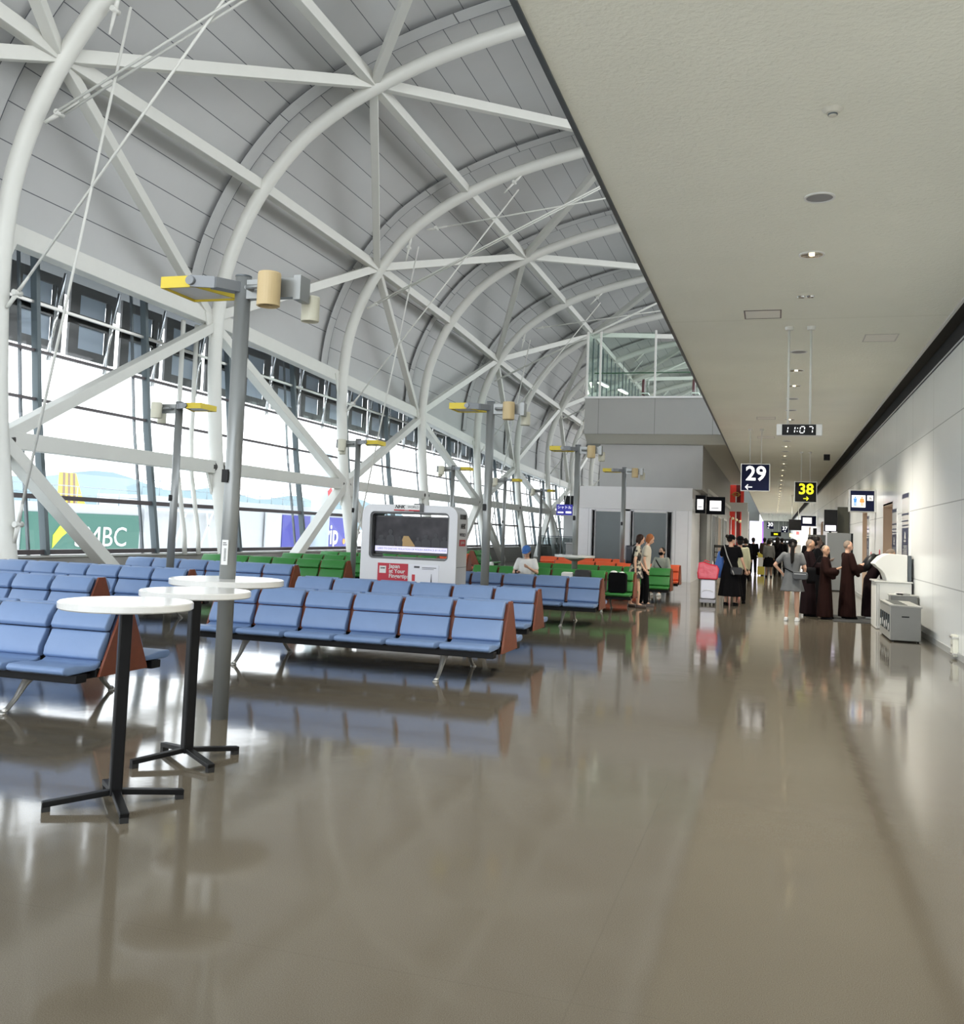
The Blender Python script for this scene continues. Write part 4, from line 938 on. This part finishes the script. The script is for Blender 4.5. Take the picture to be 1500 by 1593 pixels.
# outlet box low on the wall
o = empty('outlet_box', (2.44, 14.7, .03)); tag(o, 'white outlet box low on the right wall near the camera', 'outlet')
MB().bb((-.07, -.10, 0), (0, .10, .29)).build('outlet_case', mat('outlet cream', (.80, .80, .70), .3), o, bevel=.01)
MB().bb((-.085, -.12, .03), (0, .12, .045)).bb((-.085, -.12, .25), (0, .12, .265)).build('clamp', ALU, o); MB().bb((-.074, -.05, .13), (-.07, .05, .16)).build('socket', ALU, o)
# partition, column, screen, cabinet
o = empty('grey_partition', (1.66, 33.0, 0)); tag(o, 'plain grey free standing partition with a black edge behind the queue', 'partition')
MB().bb((0, 0, .03), (.72, .08, 1.86)).build('panel', mat('partition grey', (.22, .23, .235), .5), o, bevel=.006); MB().bb((.72, -.01, .0), (.78, .09, 1.86)).build('edge_post', BLACK, o); MB().bb((0, 0, 0), (.72, .06, .03)).build('base_rail', BLACK, o)
o = empty('information_screen', (1.62, 34.2, 1.92)); tag(o, 'black upright information screen with a bright lower picture above the grey partition', 'screen')
MB().bb((0, 0, 0), (.42, .12, .72)).build('screen_case', BLACK, o, bevel=.006); MB().bb((.04, -.006, .02), (.37, 0, .2)).build('screen_picture', glow('screen lilac', (.75, .68, .90), 1.0), o)
MB().cyl((.2, .15, -1.92), (.2, .15, 0.3), .04).bb((0, 0, -1.92), (.4, .3, -1.9)).build('stand', BLACK, o)
o = empty('olive_pillar', (2.06, 34.4, 0)); tag(o, 'dark olive square pillar beside the information screen', 'pillar')
MB().bb((0, 0, 0), (.36, .4, 2.75)).build('pillar_body', mat('dark olive', (.045, .045, .03), .5), o)
o = empty('grey_cabinet', (1.55, 47, 0)); tag(o, 'plain grey cabinet in the distance by the right wall', 'cabinet')
MB().bb((0, 0, .05), (.75, .6, 1.9)).build('cabinet_body', mat('partition grey', (.22, .23, .235), .5), o, bevel=.01); MB().bb((.05, .05, 0), (.7, .55, .05)).build('plinth', BLACK, o); MB().bb((.2, .1, 1.9), (.36, .25, 2.2)).build('black_box', BLACK, o)
o = empty('wall_screen', (1.55, 60, 2.5)); tag(o, 'distant small navy and white projecting sign on the right wall', 'sign')
MB().bb((0, 0, 0), (.85, .1, .6)).build('sign_box', NAVY, o); MB().bb((.1, -.01, .15), (.6, 0, .5)).build('lit_panel', LITW, o)
o = empty('wall_screen', (.95, 66, 2.3)); tag(o, 'distant small black hanging sign in front of the far right wall', 'sign')
MB().bb((0, 0, 0), (.8, .1, .7)).build('sign_box', BLACK, o); posts(o, (.2, .6), .7, 2.3, .05)
# mat under the queue
tag(MB().bb((1.15, 20.1, 0), (2.35, 21.9, .012)).build('floor_mat', mat('dark floor mat', (.03, .031, .032), .85)), 'dark grey mat on the floor under the last two robed people', 'mat')
# dark rack on the left beyond the room, bright far shop
o = empty('rack', (-2.2, 38.6, 0)); tag(o, 'black slatted rack standing by the left corridor wall', 'rack')
b = MB().bb((0, 0, 0), (.03, .03, 1.3)).bb((.42, 0, 0), (.45, .03, 1.3))
for k_ in range(6): b.bb((0, 0, .2+k_*.2), (.45, .02, .3+k_*.2 if k_ == 5 else .24+k_*.2))
b.build('rack_frame', mat('black brown', (.03, .028, .02), .5), o)
o = empty('shop_front', (-2.5, 110, 0)); tag(o, 'bright white and violet lit shop front at the far end of the corridor', 'shop front')
MB().bb((0, 0, 0), (1.3, .2, 3.7)).build('lit_wall', mat('shop glow', (.85, .83, 1), .5, emit=.6), o); MB().bb((1.3, -.05, 0), (1.45, .2, 3.7)).build('violet_edge', mat('violet glow', (.25, .10, .75), .5, emit=.7), o)
o = empty('far_counter', (-.6, 114, 0)); tag(o, 'dark far counter with small lights at the end of the corridor', 'counter')
MB().bb((0, 0, 0), (2.6, .6, 1.9)).build('counter_body', mat('dark green grey', (.03, .035, .03), .6), o)
for k_ in range(5): MB().bb((.2+k_*.45, -.02, 1.5), (.45+k_*.45, 0, 1.65)).build('counter_light', LITW, o)
o = empty('stall', (1.3, 88, 0)); tag(o, 'distant stall with bright yellow and red goods by the right wall', 'stall')
MB().bb((0, 0, 0), (1.0, .8, 1.3)).build('stall_base', GPANEL, o)
for k_, (x, z, c_) in enumerate(((.05, 2.0, 'a'), (.35, 1.8, 'b'), (.6, 2.2, 'c'), (.15, 1.5, 'b'), (.7, 1.6, 'a'))):
    MB().bb((x, 0, z), (x+.25, .3, z+.28)).build('display_card', {'a': glow('card yellow', (.9, .8, .3), .9), 'b': LITW, 'c': glow('card red', (.6, .1, .1), .6)}[c_], o)

# ------------------------------------------------------------------ people
def rotx(a): return Matrix.Rotation(a, 4, 'X')
ROBE = [(-.0, 1.37, .075, .065), (0, 1.33, .15, .085), (0, 1.27, .18, .10), (0, 1.15, .175, .115), (0, 1.0, .165, .12), (0, .85, .17, .13), (0, .6, .18, .145), (0, .35, .195, .16), (0, .1, .205, .17), (0, .05, .205, .17)]
def person(label, loc, rz, h=1.6, kind='trousers', top=CLBLACK, bottom=CLBLACK, hair=HAIRB, hairstyle='short', skin=SKIN, lean=0, headyaw=0, headpitch=0, arms=None, sleeve='short',
           seated=False, stride=0, vox=.011, shoes=CLBLACK, hem=None, cap=None, mask=False, width=1.0, loosehem=0):
    k = h/1.65; r = empty('person', loc, rz); tag(r, label, 'person')
    Tm = Matrix.Translation((0, 0, .88)) @ rotx(-lean) @ Matrix.Translation((0, 0, -.88))
    dz = -.385 if seated else 0
    def T(p): p = Tm @ Vector(p); return Vector((p.x, p.y, p.z+dz))*k
    def G(p): return Vector(p)*k
    HM = Matrix.Translation((0, .0, 1.42)) @ Matrix.Rotation(headyaw, 4, 'Z') @ rotx(-headpitch) @ Matrix.Translation((0, 0, -1.42))
    def Hh(p): return T(HM @ Vector(p))
    Rh = (Tm.to_3x3() @ HM.to_3x3())
    arms = arms or {}
    A = {}
    for sgn, key in ((-1, 'L'), (1, 'R')):
        sh = Vector((sgn*.165*width, 0, 1.335))
        e, w = arms.get(key, ((sgn*.215, -.03, 1.06), (sgn*.215, .06, .83)))
        A[key] = (sh, Vector(e), Vector(w))
    if seated:
        Lg = {s_: (Vector((s_*.09, 0, .495)), Vector((s_*.11, .42, .48)), Vector((s_*.11, .40, .09)), Vector((s_*.12, .52, .03))) for s_ in (-1, 1)}
    else:
        Lg = {}
        for s_ in (-1, 1):
            f = stride*s_
            Lg[s_] = (Vector((s_*.085, 0, .86)), Vector((s_*.095, f*.10+.02, .47)), Vector((s_*.10, f*.22-.02, .085)), Vector((s_*.11, f*.22+.12, .035)))
    b = MB()
    # torso, neck, head
    b.ell(T((0, 0, .90)), (.15*k, .105*k, .13*k)); b.ell(T((0, 0, 1.05)), (.125*k, .09*k, .16*k)); b.ell(T((0, 0, 1.22)), (.155*k*width, .10*k, .15*k))
    b.cap(T((-.13*width, 0, 1.325)), T((.13*width, 0, 1.325)), .052*k); b.cap(T((0, -.01, 1.33)), Hh((0, 0, 1.47)), .055*k, .05*k)
    b.ell(Hh((0, 0, 1.545)), (.075*k, .09*k, .105*k), Rh); b.ell(Hh((0, .025, 1.49)), (.055*k, .062*k, .06*k), Rh); b.ell(Hh((0, .04, 1.452)), (.03*k, .032*k, .022*k), Rh)
    b.cap(Hh((0, .085, 1.54)), Hh((0, .103, 1.51)), .010*k, .014*k, 8); b.ell(Hh((0, .082, 1.474)), (.024*k, .012*k, .010*k), Rh)
    for s_ in (-1, 1): b.ell(Hh((s_*.077, -.005, 1.53)), (.012*k, .02*k, .032*k), Rh)
    for key, (sh, e, w) in A.items():
        s_ = -1 if key == 'L' else 1
        b.cap(T(sh), T(e), .045*k, .036*k); b.cap(T(e), T(w), .035*k, .024*k)
        d = (w-e).normalized(); side = Vector((-s_, .0, 0)); side = (side-d*side.dot(d)).normalized(); nrm = d.cross(side)*s_
        pc = w+d*.045
        b.cap(T(w), T(w+d*.05), .024*k, .028*k, 8); b.ell(T(pc+d*.012), (.036*k, .036*k, .030*k))
        for q, (o_, l_) in enumerate(((-.030, .055), (-.011, .066), (.010, .062), (.028, .048))):
            p0 = w+d*.07+side*o_; p1 = p0+d*l_*.55+nrm*.006; p2 = p1+d*l_*.35-nrm*(-.022)
            b.tube([T(p0), T(p1), T(p2)], [.0105*k, .0098*k, .0085*k], 8)
        p0 = w+d*.025+side*.026; b.tube([T(p0), T(p0+d*.03+side*.022), T(p0+d*.06+side*.024)], [.012*k, .011*k, .009*k], 8)
    for s_, (hp, kn, an, to) in Lg.items():
        b.cap(G(hp), G(kn), .078*k, .052*k); b.cap(G(kn), G(kn+(an-kn)*.35), .050*k, .054*k); b.cap(G(kn+(an-kn)*.35), G(an), .054*k, .034*k); b.cap(G(an), G(to), .036*k, .026*k)
    body = b.build('body', skin, r, remesh=vox)
    # face marks
    e_ = MB()
    for s_ in (-1, 1): e_.ell(Hh((s_*.030, .083, 1.548)), (.012*k, .006*k, .006*k), Rh, 8, 6); e_.cap(Hh((s_*.016, .090, 1.568)), Hh((s_*.045, .080, 1.570)), .004*k, n=6)
    e_.build('eyes', HAIRB, r)
    if not mask: MB().cap(Hh((-.02, .093, 1.478)), Hh((.02, .093, 1.478)), .0045*k, n=6).build('mouth', mat('lips', (.35, .12, .10), .5), r)
    else: MB().ell(Hh((0, .055, 1.49)), (.066*k, .062*k, .052*k), Rh).build('face_mask', CLBLACK, r)
    # hair
    hb = MB()
    if hairstyle == 'shaved': hb.ell(Hh((0, -.020, 1.557)), (.079*k, .084*k, .099*k), Rh)
    else:
        hb.ell(Hh((0, -.02, 1.565)), (.088*k, .092*k, .097*k), Rh)
        if hairstyle in ('short', 'bob'): hb.ell(Hh((0, -.035, 1.52)), (.082*k, .07*k, .09*k), Rh)
        if hairstyle == 'bob':
            for s_ in (-1, 1): hb.cap(Hh((s_*.07, -.01, 1.56)), Hh((s_*.072, 0, 1.45)), .028*k)
        if hairstyle in ('ponytail', 'long'): hb.tube([Hh((0, -.09, 1.58)), Hh((.0, -.135, 1.52)), T((.01, -.13, 1.36)), T((.015, -.125, 1.22)), T((.0, -.12, 1.15))], [.03*k, .042*k, .042*k, .034*k, .012*k], 10)
        if hairstyle == 'long': hb.ell(Hh((0, -.05, 1.45)), (.085*k, .06*k, .14*k), Rh)
        if hairstyle == 'bun': hb.ell(Hh((0, -.11, 1.62)), (.045*k,)*3)
    hb.build('hair', STUBBLE if hairstyle == 'shaved' else hair, r, remesh=.012)
    if cap is not None:
        c = MB().ell(Hh((0, -.008, 1.585)), (.092*k, .105*k, .085*k), Rh, 20, 12)
        c.ell(Hh((0, .10, 1.585)), (.07*k, .075*k, .010*k), Rh, 16, 8); c.build('cap', cap, r)
    # clothing
    n = 44
    def ring(cx, cy, z, rx, ry, fold=0, fn=T, ph=0):
        return [fn((cx+math.cos(a)*rx*(1+fold*math.sin(9*a+ph)), cy+math.sin(a)*ry*(1+fold*math.sin(9*a+ph)), z)) for a in [2*PI*q/n for q in range(n)]]
    def low(p): # points below the hip do not lean
        p = Vector(p); return T(p) if p.z > .88 else G(p)
    t = MB()
    W_ = width
    if kind == 'robe':
        t.loft([ring(cx, 0, z, rx*W_, ry*W_, 0 if z > 1 else min(.07, (1-z)*.09), low, z*1.5) for cx, z, rx, ry in ROBE][::-1])
        t.tube([T((0, -.005, 1.33)), T((0, 0, 1.395))], [.085*k, .058*k], 16)
    elif kind == 'dress':
        hz = hem or .50
        P = [(1.375, .07, .06), (1.34, .145, .08), (1.28, .18, .098), (1.15, .17, .105), (1.02, .142, .10), (.92, .165, .125), (.8, .19, .15)]
        P += [(hz+(.8-hz)*.5, .21+loosehem*.5, .17+loosehem*.5), (hz, .23+loosehem, .19+loosehem)]
        t.loft([ring(0, 0, z, rx*W_, ry*W_, 0 if z > .95 else min(.08, (1-z)*.13), low, z*1.2) for z, rx, ry in P][::-1])
    else:
        P = [(1.375, .07, .06), (1.34, .15, .082), (1.28, .188, .105), (1.15, .18, .115), (1.02, .165, .115), (.92, .172, .125), (.84 if not seated else .9, .178, .132)]
        t.loft([ring(0, 0, z, rx*W_, ry*W_, .0 if z > 1.1 else .03, T, z) for z, rx, ry in P][::-1])
    t.cap(T((-.135*W_, 0, 1.322)), T((.135*W_, 0, 1.322)), .062*k)
    for key, (sh, e, w) in A.items():
        if sleeve == 'none': t.cap(T(sh*1.0), T(sh+(e-sh)*.12), .055*k); continue
        if sleeve == 'short': t.cap(T(sh), T(sh+(e-sh)*.62), .060*k, .060*k)
        elif sleeve == 'long': t.cap(T(sh), T(e), .062*k, .052*k); t.cap(T(e), T(e+(w-e)*.85), .052*k, .040*k)
        elif sleeve == 'wide': t.cap(T(sh), T(e), .072*k, .080*k); t.tube([T(e), T(e+(w-e)*.5+Vector((0, 0, -.03))), T(e+(w-e)*.88+Vector((0, 0, -.055)))], [.082*k, .092*k, .098*k], 16); t.cap(T(e+Vector((0, 0, -.02))), T(e+(w-e)*.6+Vector((0, 0, -.17))), .06*k, .045*k)
    t.build({'robe': 'robe', 'dress': 'dress'}.get(kind, 'shirt'), top, r, remesh=.013)
    if kind == 'trousers' or kind == 'skirt':
        q = MB()
        if kind == 'skirt':
            hz = hem or .18
            q.loft([ring(0, 0, z, rx, ry, fd, low, z) for z, rx, ry, fd in ((hz, .24, .20, .08), (hz+.3, .215, .175, .06), (.8, .185, .145, .02), (.95, .15, .115, 0), (1.0, .14, .105, 0))])
        else:
            q.ell(G((0, 0, .89+dz)), (.165*k, .125*k, .12*k))
            for s_, (hp, kn, an, to) in Lg.items(): q.cap(G(hp), G(kn), .095*k, .072*k); q.cap(G(kn), G(an+Vector((0, 0, .02))), .072*k, .060*k)
        q.build('skirt' if kind == 'skirt' else 'trousers', bottom, r, remesh=.013)
    for s_, (hp, kn, an, to) in Lg.items():
        z_ = .0
        q = MB(); q.cap(G((an.x, an.y-.01, .045)), G((to.x, to.y+.02, .038)), .044*k, .036*k); q.bb(G((an.x-.042, an.y-.055, .0)), G((to.x+.040, to.y+.055, .022)))
        q.build('shoe', shoes, r, remesh=.011)
    return r, T, k
def bag(name, label, loc, rz, size, m, straps=None, cat='bag'):
    o = empty(name, loc, rz); tag(o, label, cat); w, d, h = size
    MB().prism(rrect(-w/2, 0, w/2, h, min(w, h)*.18), -d/2, d/2, 'y').build('bag_body', m, o, bevel=.02, seg=3)
    if straps: straps(o)
    return o
FX = R(-90)   # facing +X
READ = {'L': ((-.22, .06, 1.06), (-.07, .25, 1.13)), 'R': ((.22, .06, 1.06), (.07, .25, 1.13))}
DOWN = None
person('person in grey short dress and black cap, white trainers, hand on hip, seen from behind', (.36, 19.62, 0), R(-8), 1.56, 'dress', CLGREY, hair=HAIRB, hairstyle='ponytail', headyaw=R(10), cap=CLBLACK,
       shoes=SHOEW, hem=.60, loosehem=.01, arms={'L': ((-.34, -.03, 1.12), (-.20, .05, .95)), 'R': ((.25, -.02, 1.08), (.22, .12, .92))}, stride=.12, vox=.010)
o = empty('waist_bag', (.52, 19.50, .80), R(-8)); tag(o, 'dark grey bag worn across the hips of the person in the grey dress', 'bag')
MB().prism(rrect(-.15, 0, .13, .15, .05), -.10, -.03, 'y').build('bag_body', mat('bag charcoal', (.05, .055, .06), .5), o, bevel=.015); MB().bb((-.12, -.104, .105), (.10, -.10, .112)).build('zip', ALU, o)
MB().tube([(-.14, -.03, .13), (-.30, .02, .20), (-.36, .12, .24)], .010, 8).build('strap', CLBLACK, o)
person('robed person with shaved head in dark plum, first after the person in the grey dress', (.71, 21.15, 0), FX+R(12), 1.58, 'robe', CLDKMAR, hairstyle='shaved', skin=SKIN2, sleeve='wide', arms=READ, headyaw=R(-12), headpitch=R(14))
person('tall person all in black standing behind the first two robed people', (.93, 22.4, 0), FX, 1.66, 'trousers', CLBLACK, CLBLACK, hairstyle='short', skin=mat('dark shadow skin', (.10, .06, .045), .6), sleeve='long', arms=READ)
person('shortest robed person in maroon brown, looking round towards the camera', (1.01, 20.6, 0), FX-R(10), 1.47, 'robe', CLMAROON, hairstyle='shaved', skin=SKIN2, sleeve='wide', arms=READ, headyaw=R(-35), headpitch=R(4))
o = empty('shoulder_bag', (.80, 20.42, .70), FX); tag(o, 'black shoulder bag hanging at the back of the shortest robed person', 'bag')
MB().prism(rrect(-.16, 0, .14, .32, .07), -.16, .02, 'y').build('bag_body', CLBLACK, o, bevel=.02); MB().tube([(.0, -.05, .3), (-.02, .10, .55), (-.02, .22, .52)], .012, 8).build('strap', CLBLACK, o)
person('robed person in long maroon robe standing straight before the machine user, back half turned', (1.45, 20.95, 0), FX+R(18), 1.58, 'robe', CLMAROON, hairstyle='shaved', skin=SKIN, sleeve='wide', arms=READ, headyaw=R(-8), headpitch=R(5))
person('robed person with black backpack bending forward over the white machine', (1.92, 21.45, 0), FX-R(8), 1.58, 'robe', CLDKMAR, hairstyle='shaved', skin=SKIN2, sleeve='wide', lean=R(34), headpitch=R(20),
       arms={'L': ((-.2, .16, 1.12), (-.08, .36, 1.08)), 'R': ((.2, .16, 1.12), (.10, .36, 1.08))}, shoes=SHOEW)
o = empty('backpack', (1.92, 21.45, .90), FX-R(8)); tag(o, 'black backpack on the back of the bending robed person', 'backpack')
MB().ell((-.0, -.03, .24), (.15, .11, .23), Matrix.Rotation(R(-34), 3, 'X')).build('bag_body', mat('backpack black', (.008, .008, .01), .4), o); MB().ell((0, -.12, .20), (.11, .05, .12), Matrix.Rotation(R(-34), 3, 'X')).build('front_pocket', CLBLACK, o)
MB().tube([(-.10, .10, .40), (-.11, .24, .42), (-.11, .30, .28)], .014, 8).tube([(.10, .10, .40), (.11, .24, .42), (.11, .30, .28)], .014, 8).build('strap', CLBLACK, o)
# woman in black with the trolley luggage
person('person in long black dress and cap with crossbody bag, beside a silver suitcase', (-.93, 23.1, 0), R(-12), 1.62, 'dress', CLBLACK, hair=HAIRB, hairstyle='bun', headyaw=R(-45), cap=CLBLACK,
       hem=.22, loosehem=.03, width=1.08, arms={'L': ((-.25, .08, 1.10), (-.22, .30, 1.0)), 'R': ((.27, -.02, 1.07), (.33, .10, .82))}, shoes=CLBLACK, stride=.15)
o = empty('crossbody_bag', (-.80, 22.97, .72), R(-12)); tag(o, 'small black crossbody bag with pale strap on the person in the long black dress', 'bag')
MB().prism(rrect(-.10, 0, .16, .17, .04), -.12, -.04, 'y').build('bag_body', mat('bag black leather', (.015, .015, .017), .3), o, bevel=.012)
MB().tube([(-.08, -.08, .16), (-.20, -.06, .42), (-.30, .02, .68)], .012, 8).tube([(-.08, -.10, .14), (-.02, -.13, .0)], .014, 8).build('strap', mat('strap grey', (.28, .28, .27), .5), o)
person('person in cream top mostly hidden behind the one in the long black dress', (-.76, 24.1, 0), R(0), 1.60, 'trousers', CLCREAM, CLBLACK, hairstyle='short', cap=CLBLACK, sleeve='long')
o = empty('blue_bag', (-1.22, 23.3, .62), R(5)); tag(o, 'bright blue bag carried in front of the person in the long black dress', 'bag')
MB().prism([(-.1, 0), (.12, 0), (.12, .62), (.0, .62), (-.08, .3)], -.12, .12, 'y').build('bag_body', BLUEB, o, bevel=.02); MB().bb((-.17, -.05, -.0), (-.10, .05, .12)).build('white_flap', CLWHITE, o)
o = empty('suitcase', (-1.42, 22.95, 0)); tag(o, 'silver ribbed suitcase with a red bag strapped on top', 'suitcase')
SV = mat('suitcase silver', (.50, .50, .56), .3, metal=.3)
MB().prism(rrect(-.17, .14, .17, .58, .05), -.12, .12, 'y').build('case_shell', SV, o, bevel=.02, seg=3)
MB().prism(rrect(-.18, .05, .18, .13, .03), -.13, .13, 'y').build('case_base', mat('suitcase grey', (.30, .30, .34), .4), o, bevel=.01)
b = MB()
for x in (-.13, -.05, .05, .13): b.cyl((x-.012, -.1, .028), (x+.012, -.1, .028), .028, n=14); b.cyl((x-.012, .1, .028), (x+.012, .1, .028), .028, n=14)
b.build('wheel_set', RUBBER, o); MB().tube([(-.12, -.125, .30), (-.06, -.13, .34), (.06, -.13, .34), (.12, -.125, .30)], .006, 8).build('emboss', WHITEM, o)
MB().tube([(-.09, .10, .5), (-.09, .12, 1.0), (.09, .12, 1.0), (.09, .10, .5)], .010, 8).build('trolley_handle', ALU, o)
o = empty('red_bag', (-1.42, 22.93, .585)); tag(o, 'shiny crumpled red bag sitting on top of the silver suitcase', 'bag')
MB().prism([(-.23, .0), (.21, .0), (.25, .24), (.20, .33), (.02, .36), (-.08, .40), (-.22, .38), (-.25, .15)], -.13, .09, 'y').build('bag_body', mat('shiny red', (.55, .02, .05), .22, coat=.4, bump=1.0, bscale=9), o, bevel=.03, seg=3)
MB().tube([(-.12, -.02, .37), (-.08, -.02, .44), (.02, -.02, .40)], .012, 8).build('bag_handle', mat('shiny red', (.55, .02, .05)), o)
# two walking people between the green benches
PAT = mat('black beige print', (.10, .09, .08), .8)
def pattern(m, a, c, sc):
    t = m.node_tree; b_ = t.nodes['Principled BSDF']; tcn = t.nodes.new('ShaderNodeTexCoord'); n_ = t.nodes.new('ShaderNodeTexNoise'); n_.inputs['Scale'].default_value = sc; n_.inputs['Detail'].default_value = 6
    r_ = t.nodes.new('ShaderNodeValToRGB'); r_.color_ramp.elements[0].position = .46; r_.color_ramp.elements[0].color = (*a, 1); r_.color_ramp.elements[1].position = .55; r_.color_ramp.elements[1].color = (*c, 1)
    t.links.new(tcn.outputs['Object'], n_.inputs['Vector']); t.links.new(n_.outputs['Fac'], r_.inputs[0]); t.links.new(r_.outputs[0], b_.inputs['Base Color'])
pattern(PAT, (.012, .012, .015), (.42, .38, .30), 9)
person('person with dark brown bob in black and beige printed tunic leaning on the green bench', (-2.80, 20.72, 0), FX+R(14), 1.56, 'dress', PAT, hair=HAIRD, hairstyle='bob', hem=.66, headpitch=R(18), lean=R(5),
       arms={'L': ((-.25, .06, 1.08), (-.22, .20, .90)), 'R': ((.27, -.06, 1.07), (.26, -.02, .80))}, shoes=mat('dark loafer', (.05, .035, .03), .3), stride=.35)
o = empty('rucksack', (-2.80, 20.72, .93), FX+R(14)); tag(o, 'dark rucksack on the back of the person in the printed tunic', 'backpack')
MB().prism(rrect(-.13, 0, .13, .38, .08), -.22, -.09, 'y').build('bag_body', mat('navy rucksack', (.015, .018, .03), .5), o, bevel=.02); MB().tube([(-.1, -.14, .33), (-.11, .02, .42), (-.1, .12, .3)], .012, 8).build('strap', CLBLACK, o)
person('person with ginger hair and beige top half hidden behind the printed tunic', (-2.68, 21.3, 0), FX+R(5), 1.58, 'trousers', CLBEIGE, CLBLACK, hair=HAIRO, hairstyle='bob', headpitch=R(20), lean=R(6), stride=.3, shoes=mat('dark loafer', (.05, .035, .03), .3))
# seated people
person('seated person in white polo shirt and blue cap looking down at a phone', (-4.80, 19.18, 0), R(180), 1.62, 'trousers', CLWHITE, mat('dark trousers', (.03, .035, .05), .8), hairstyle='long', cap=CLBLUE, seated=True, headpitch=R(30),
       arms={'L': ((-.24, .08, 1.10), (-.10, .24, 1.20)), 'R': ((.25, .08, 1.08), (.12, .30, 1.10))})
o = empty('phone', (-4.92, 18.84, .70), R(20)); tag(o, 'dark phone held by the seated person in the blue cap', 'phone')
MB().box((0, 0, 0), (.07, .012, .14), Matrix.Rotation(R(-50), 3, 'X')).build('phone_body', BLACK, o, bevel=.004); MB().box((0, .006, .006), (.06, .002, .12), Matrix.Rotation(R(-50), 3, 'X')).build('phone_screen', mat('phone glass', (.05, .06, .08), .1), o)
person('seated person in pale grey top with black face mask and dark strap', (-2.80, 25.78, 0), R(165), 1.62, 'trousers', CLGREEN, mat('dark trousers', (.03, .035, .05), .8), hairstyle='short', seated=True, mask=True, headyaw=R(-10), sleeve='long', shoes=SHOEW,
       arms={'L': ((-.24, .06, 1.08), (-.12, .26, 1.02)), 'R': ((.24, .06, 1.08), (.10, .28, 1.02))})
o = empty('sling_strap', (-2.80, 25.6, .70), R(165)); tag(o, 'dark diagonal sling strap across the chest of the masked person', 'strap')
MB().tube([(.13, .03, .22), (.04, .07, .1), (-.08, .08, -.04), (-.14, .06, -.14)], .016, 8).build('strap_band', CLBLACK, o); MB().prism(rrect(-.2, -.2, -.06, -.08, .03), .02, .08, 'y').build('pouch', CLBLACK, o)
# bags on the green seats
bag('tote_bag', 'large black tote bag standing on the end seat of the green bench', (-2.92, 19.08, .385), 0, (.36, .16, .40), CLBLACK, lambda o: MB().ell((-.08, 0, .40), (.07, .05, .035)).ell((.08, 0, .39), (.06, .05, .03)).build('white_contents', CLWHITE, o))
bag('handbag', 'black ribbed handbag on the green seat left of the tote bag', (-3.62, 19.1, .385), 0, (.32, .18, .42), mat('black ribbed', (.015, .015, .015), .5, bump=1, bscale=12))
bag('white_pouch', 'small white pouch beside the black ribbed handbag', (-3.93, 19.1, .385), 0, (.24, .14, .36), CLWHITE)
tag(MB().ell((-5.75, 19.6, .80), (.14, .06, .045)).ell((-5.68, 19.6, .825), (.06, .05, .04)).build('white_cloth', CLWHITE, remesh=.012), 'crumpled white cloth on top of the green bench back left of the blue cap', 'cloth')
# the crowd further down the corridor, each one separate
CR = [(-1.25, 30.5, 1.62, 'person with dark cap seen just right of the cream top', CLBLACK, 'short', CLBLACK, 0),
 (-.98, 37.5, 1.60, 'dark haired person in black just past the red banner', CLBLACK, 'bob', None, 1),
 (-.86, 45.5, 1.66, 'broad person in black standing left of the yellow suitcase', CLBLACK, 'short', None, 0),
 (-.42, 52, 1.70, 'distant person with backpack between two people in black', mat('dark brown cloth', (.05, .03, .025), .8), 'short', None, 1),
 (-.17, 42.8, 1.60, 'person in black skirt with pale grey shoulders, right of the yellow suitcase', mat('pale grey shawl', (.16, .16, .15), .8), 'bob', None, 2),
 (.18, 44.5, 1.72, 'tall person in black right of the one with pale grey shoulders', CLBLACK, 'long', None, 0),
 (.42, 50, 1.70, 'distant dark person half hidden by the black cap of the grey dress person', CLBLACK, 'short', None, 1),
 (-.15, 66, 1.68, 'tiny distant person in white top in the middle of the corridor', CLWHITE, 'short', None, 0),
 (.30, 60, 1.66, 'tiny distant person in grey in the middle of the corridor', CLGREY, 'short', None, 1),
 (1.02, 29, 1.70, 'person in black behind the queue whose head shows above it', CLBLACK, 'short', None, 0),
 (1.40, 30.5, 1.55, 'black haired person at the left edge of the grey partition', CLBLACK, 'bob', None, 0)]
for x, y, h, lab, m, hs_, cp, st in CR:
    person(lab, (x, y, 0), R(random.uniform(-12, 12)), h, 'skirt' if st == 2 else 'trousers', m, CLBLACK, hairstyle=hs_, cap=cp, stride=.5*(st == 1), sleeve='long', vox=.02, hem=.45, skin=SKIN2)
o = empty('trolley_case', (-.50, 44.5, 0)); tag(o, 'small yellow and white suitcase between two people in black down the corridor', 'suitcase')
MB().prism(rrect(-.13, .40, .13, .80, .03), -.1, .1, 'y').build('white_case', CLWHITE, o); MB().prism(rrect(-.15, .04, .15, .40, .03), -.12, .12, 'y').build('yellow_case', mat('case yellow', (.60, .50, .06), .4), o)
MB().prism([(-.13, .8), (.13, .8), (.15, 1.0), (.05, .92), (-.04, .98), (-.15, 1.02)], -.08, .08, 'y').build('yellow_top', mat('case yellow', (.60, .50, .06), .4), o)
b = MB()
for x in (-.1, .1): b.cyl((x-.015, 0, .03), (x+.015, 0, .03), .03, n=12)
b.build('wheel_set', RUBBER, o)
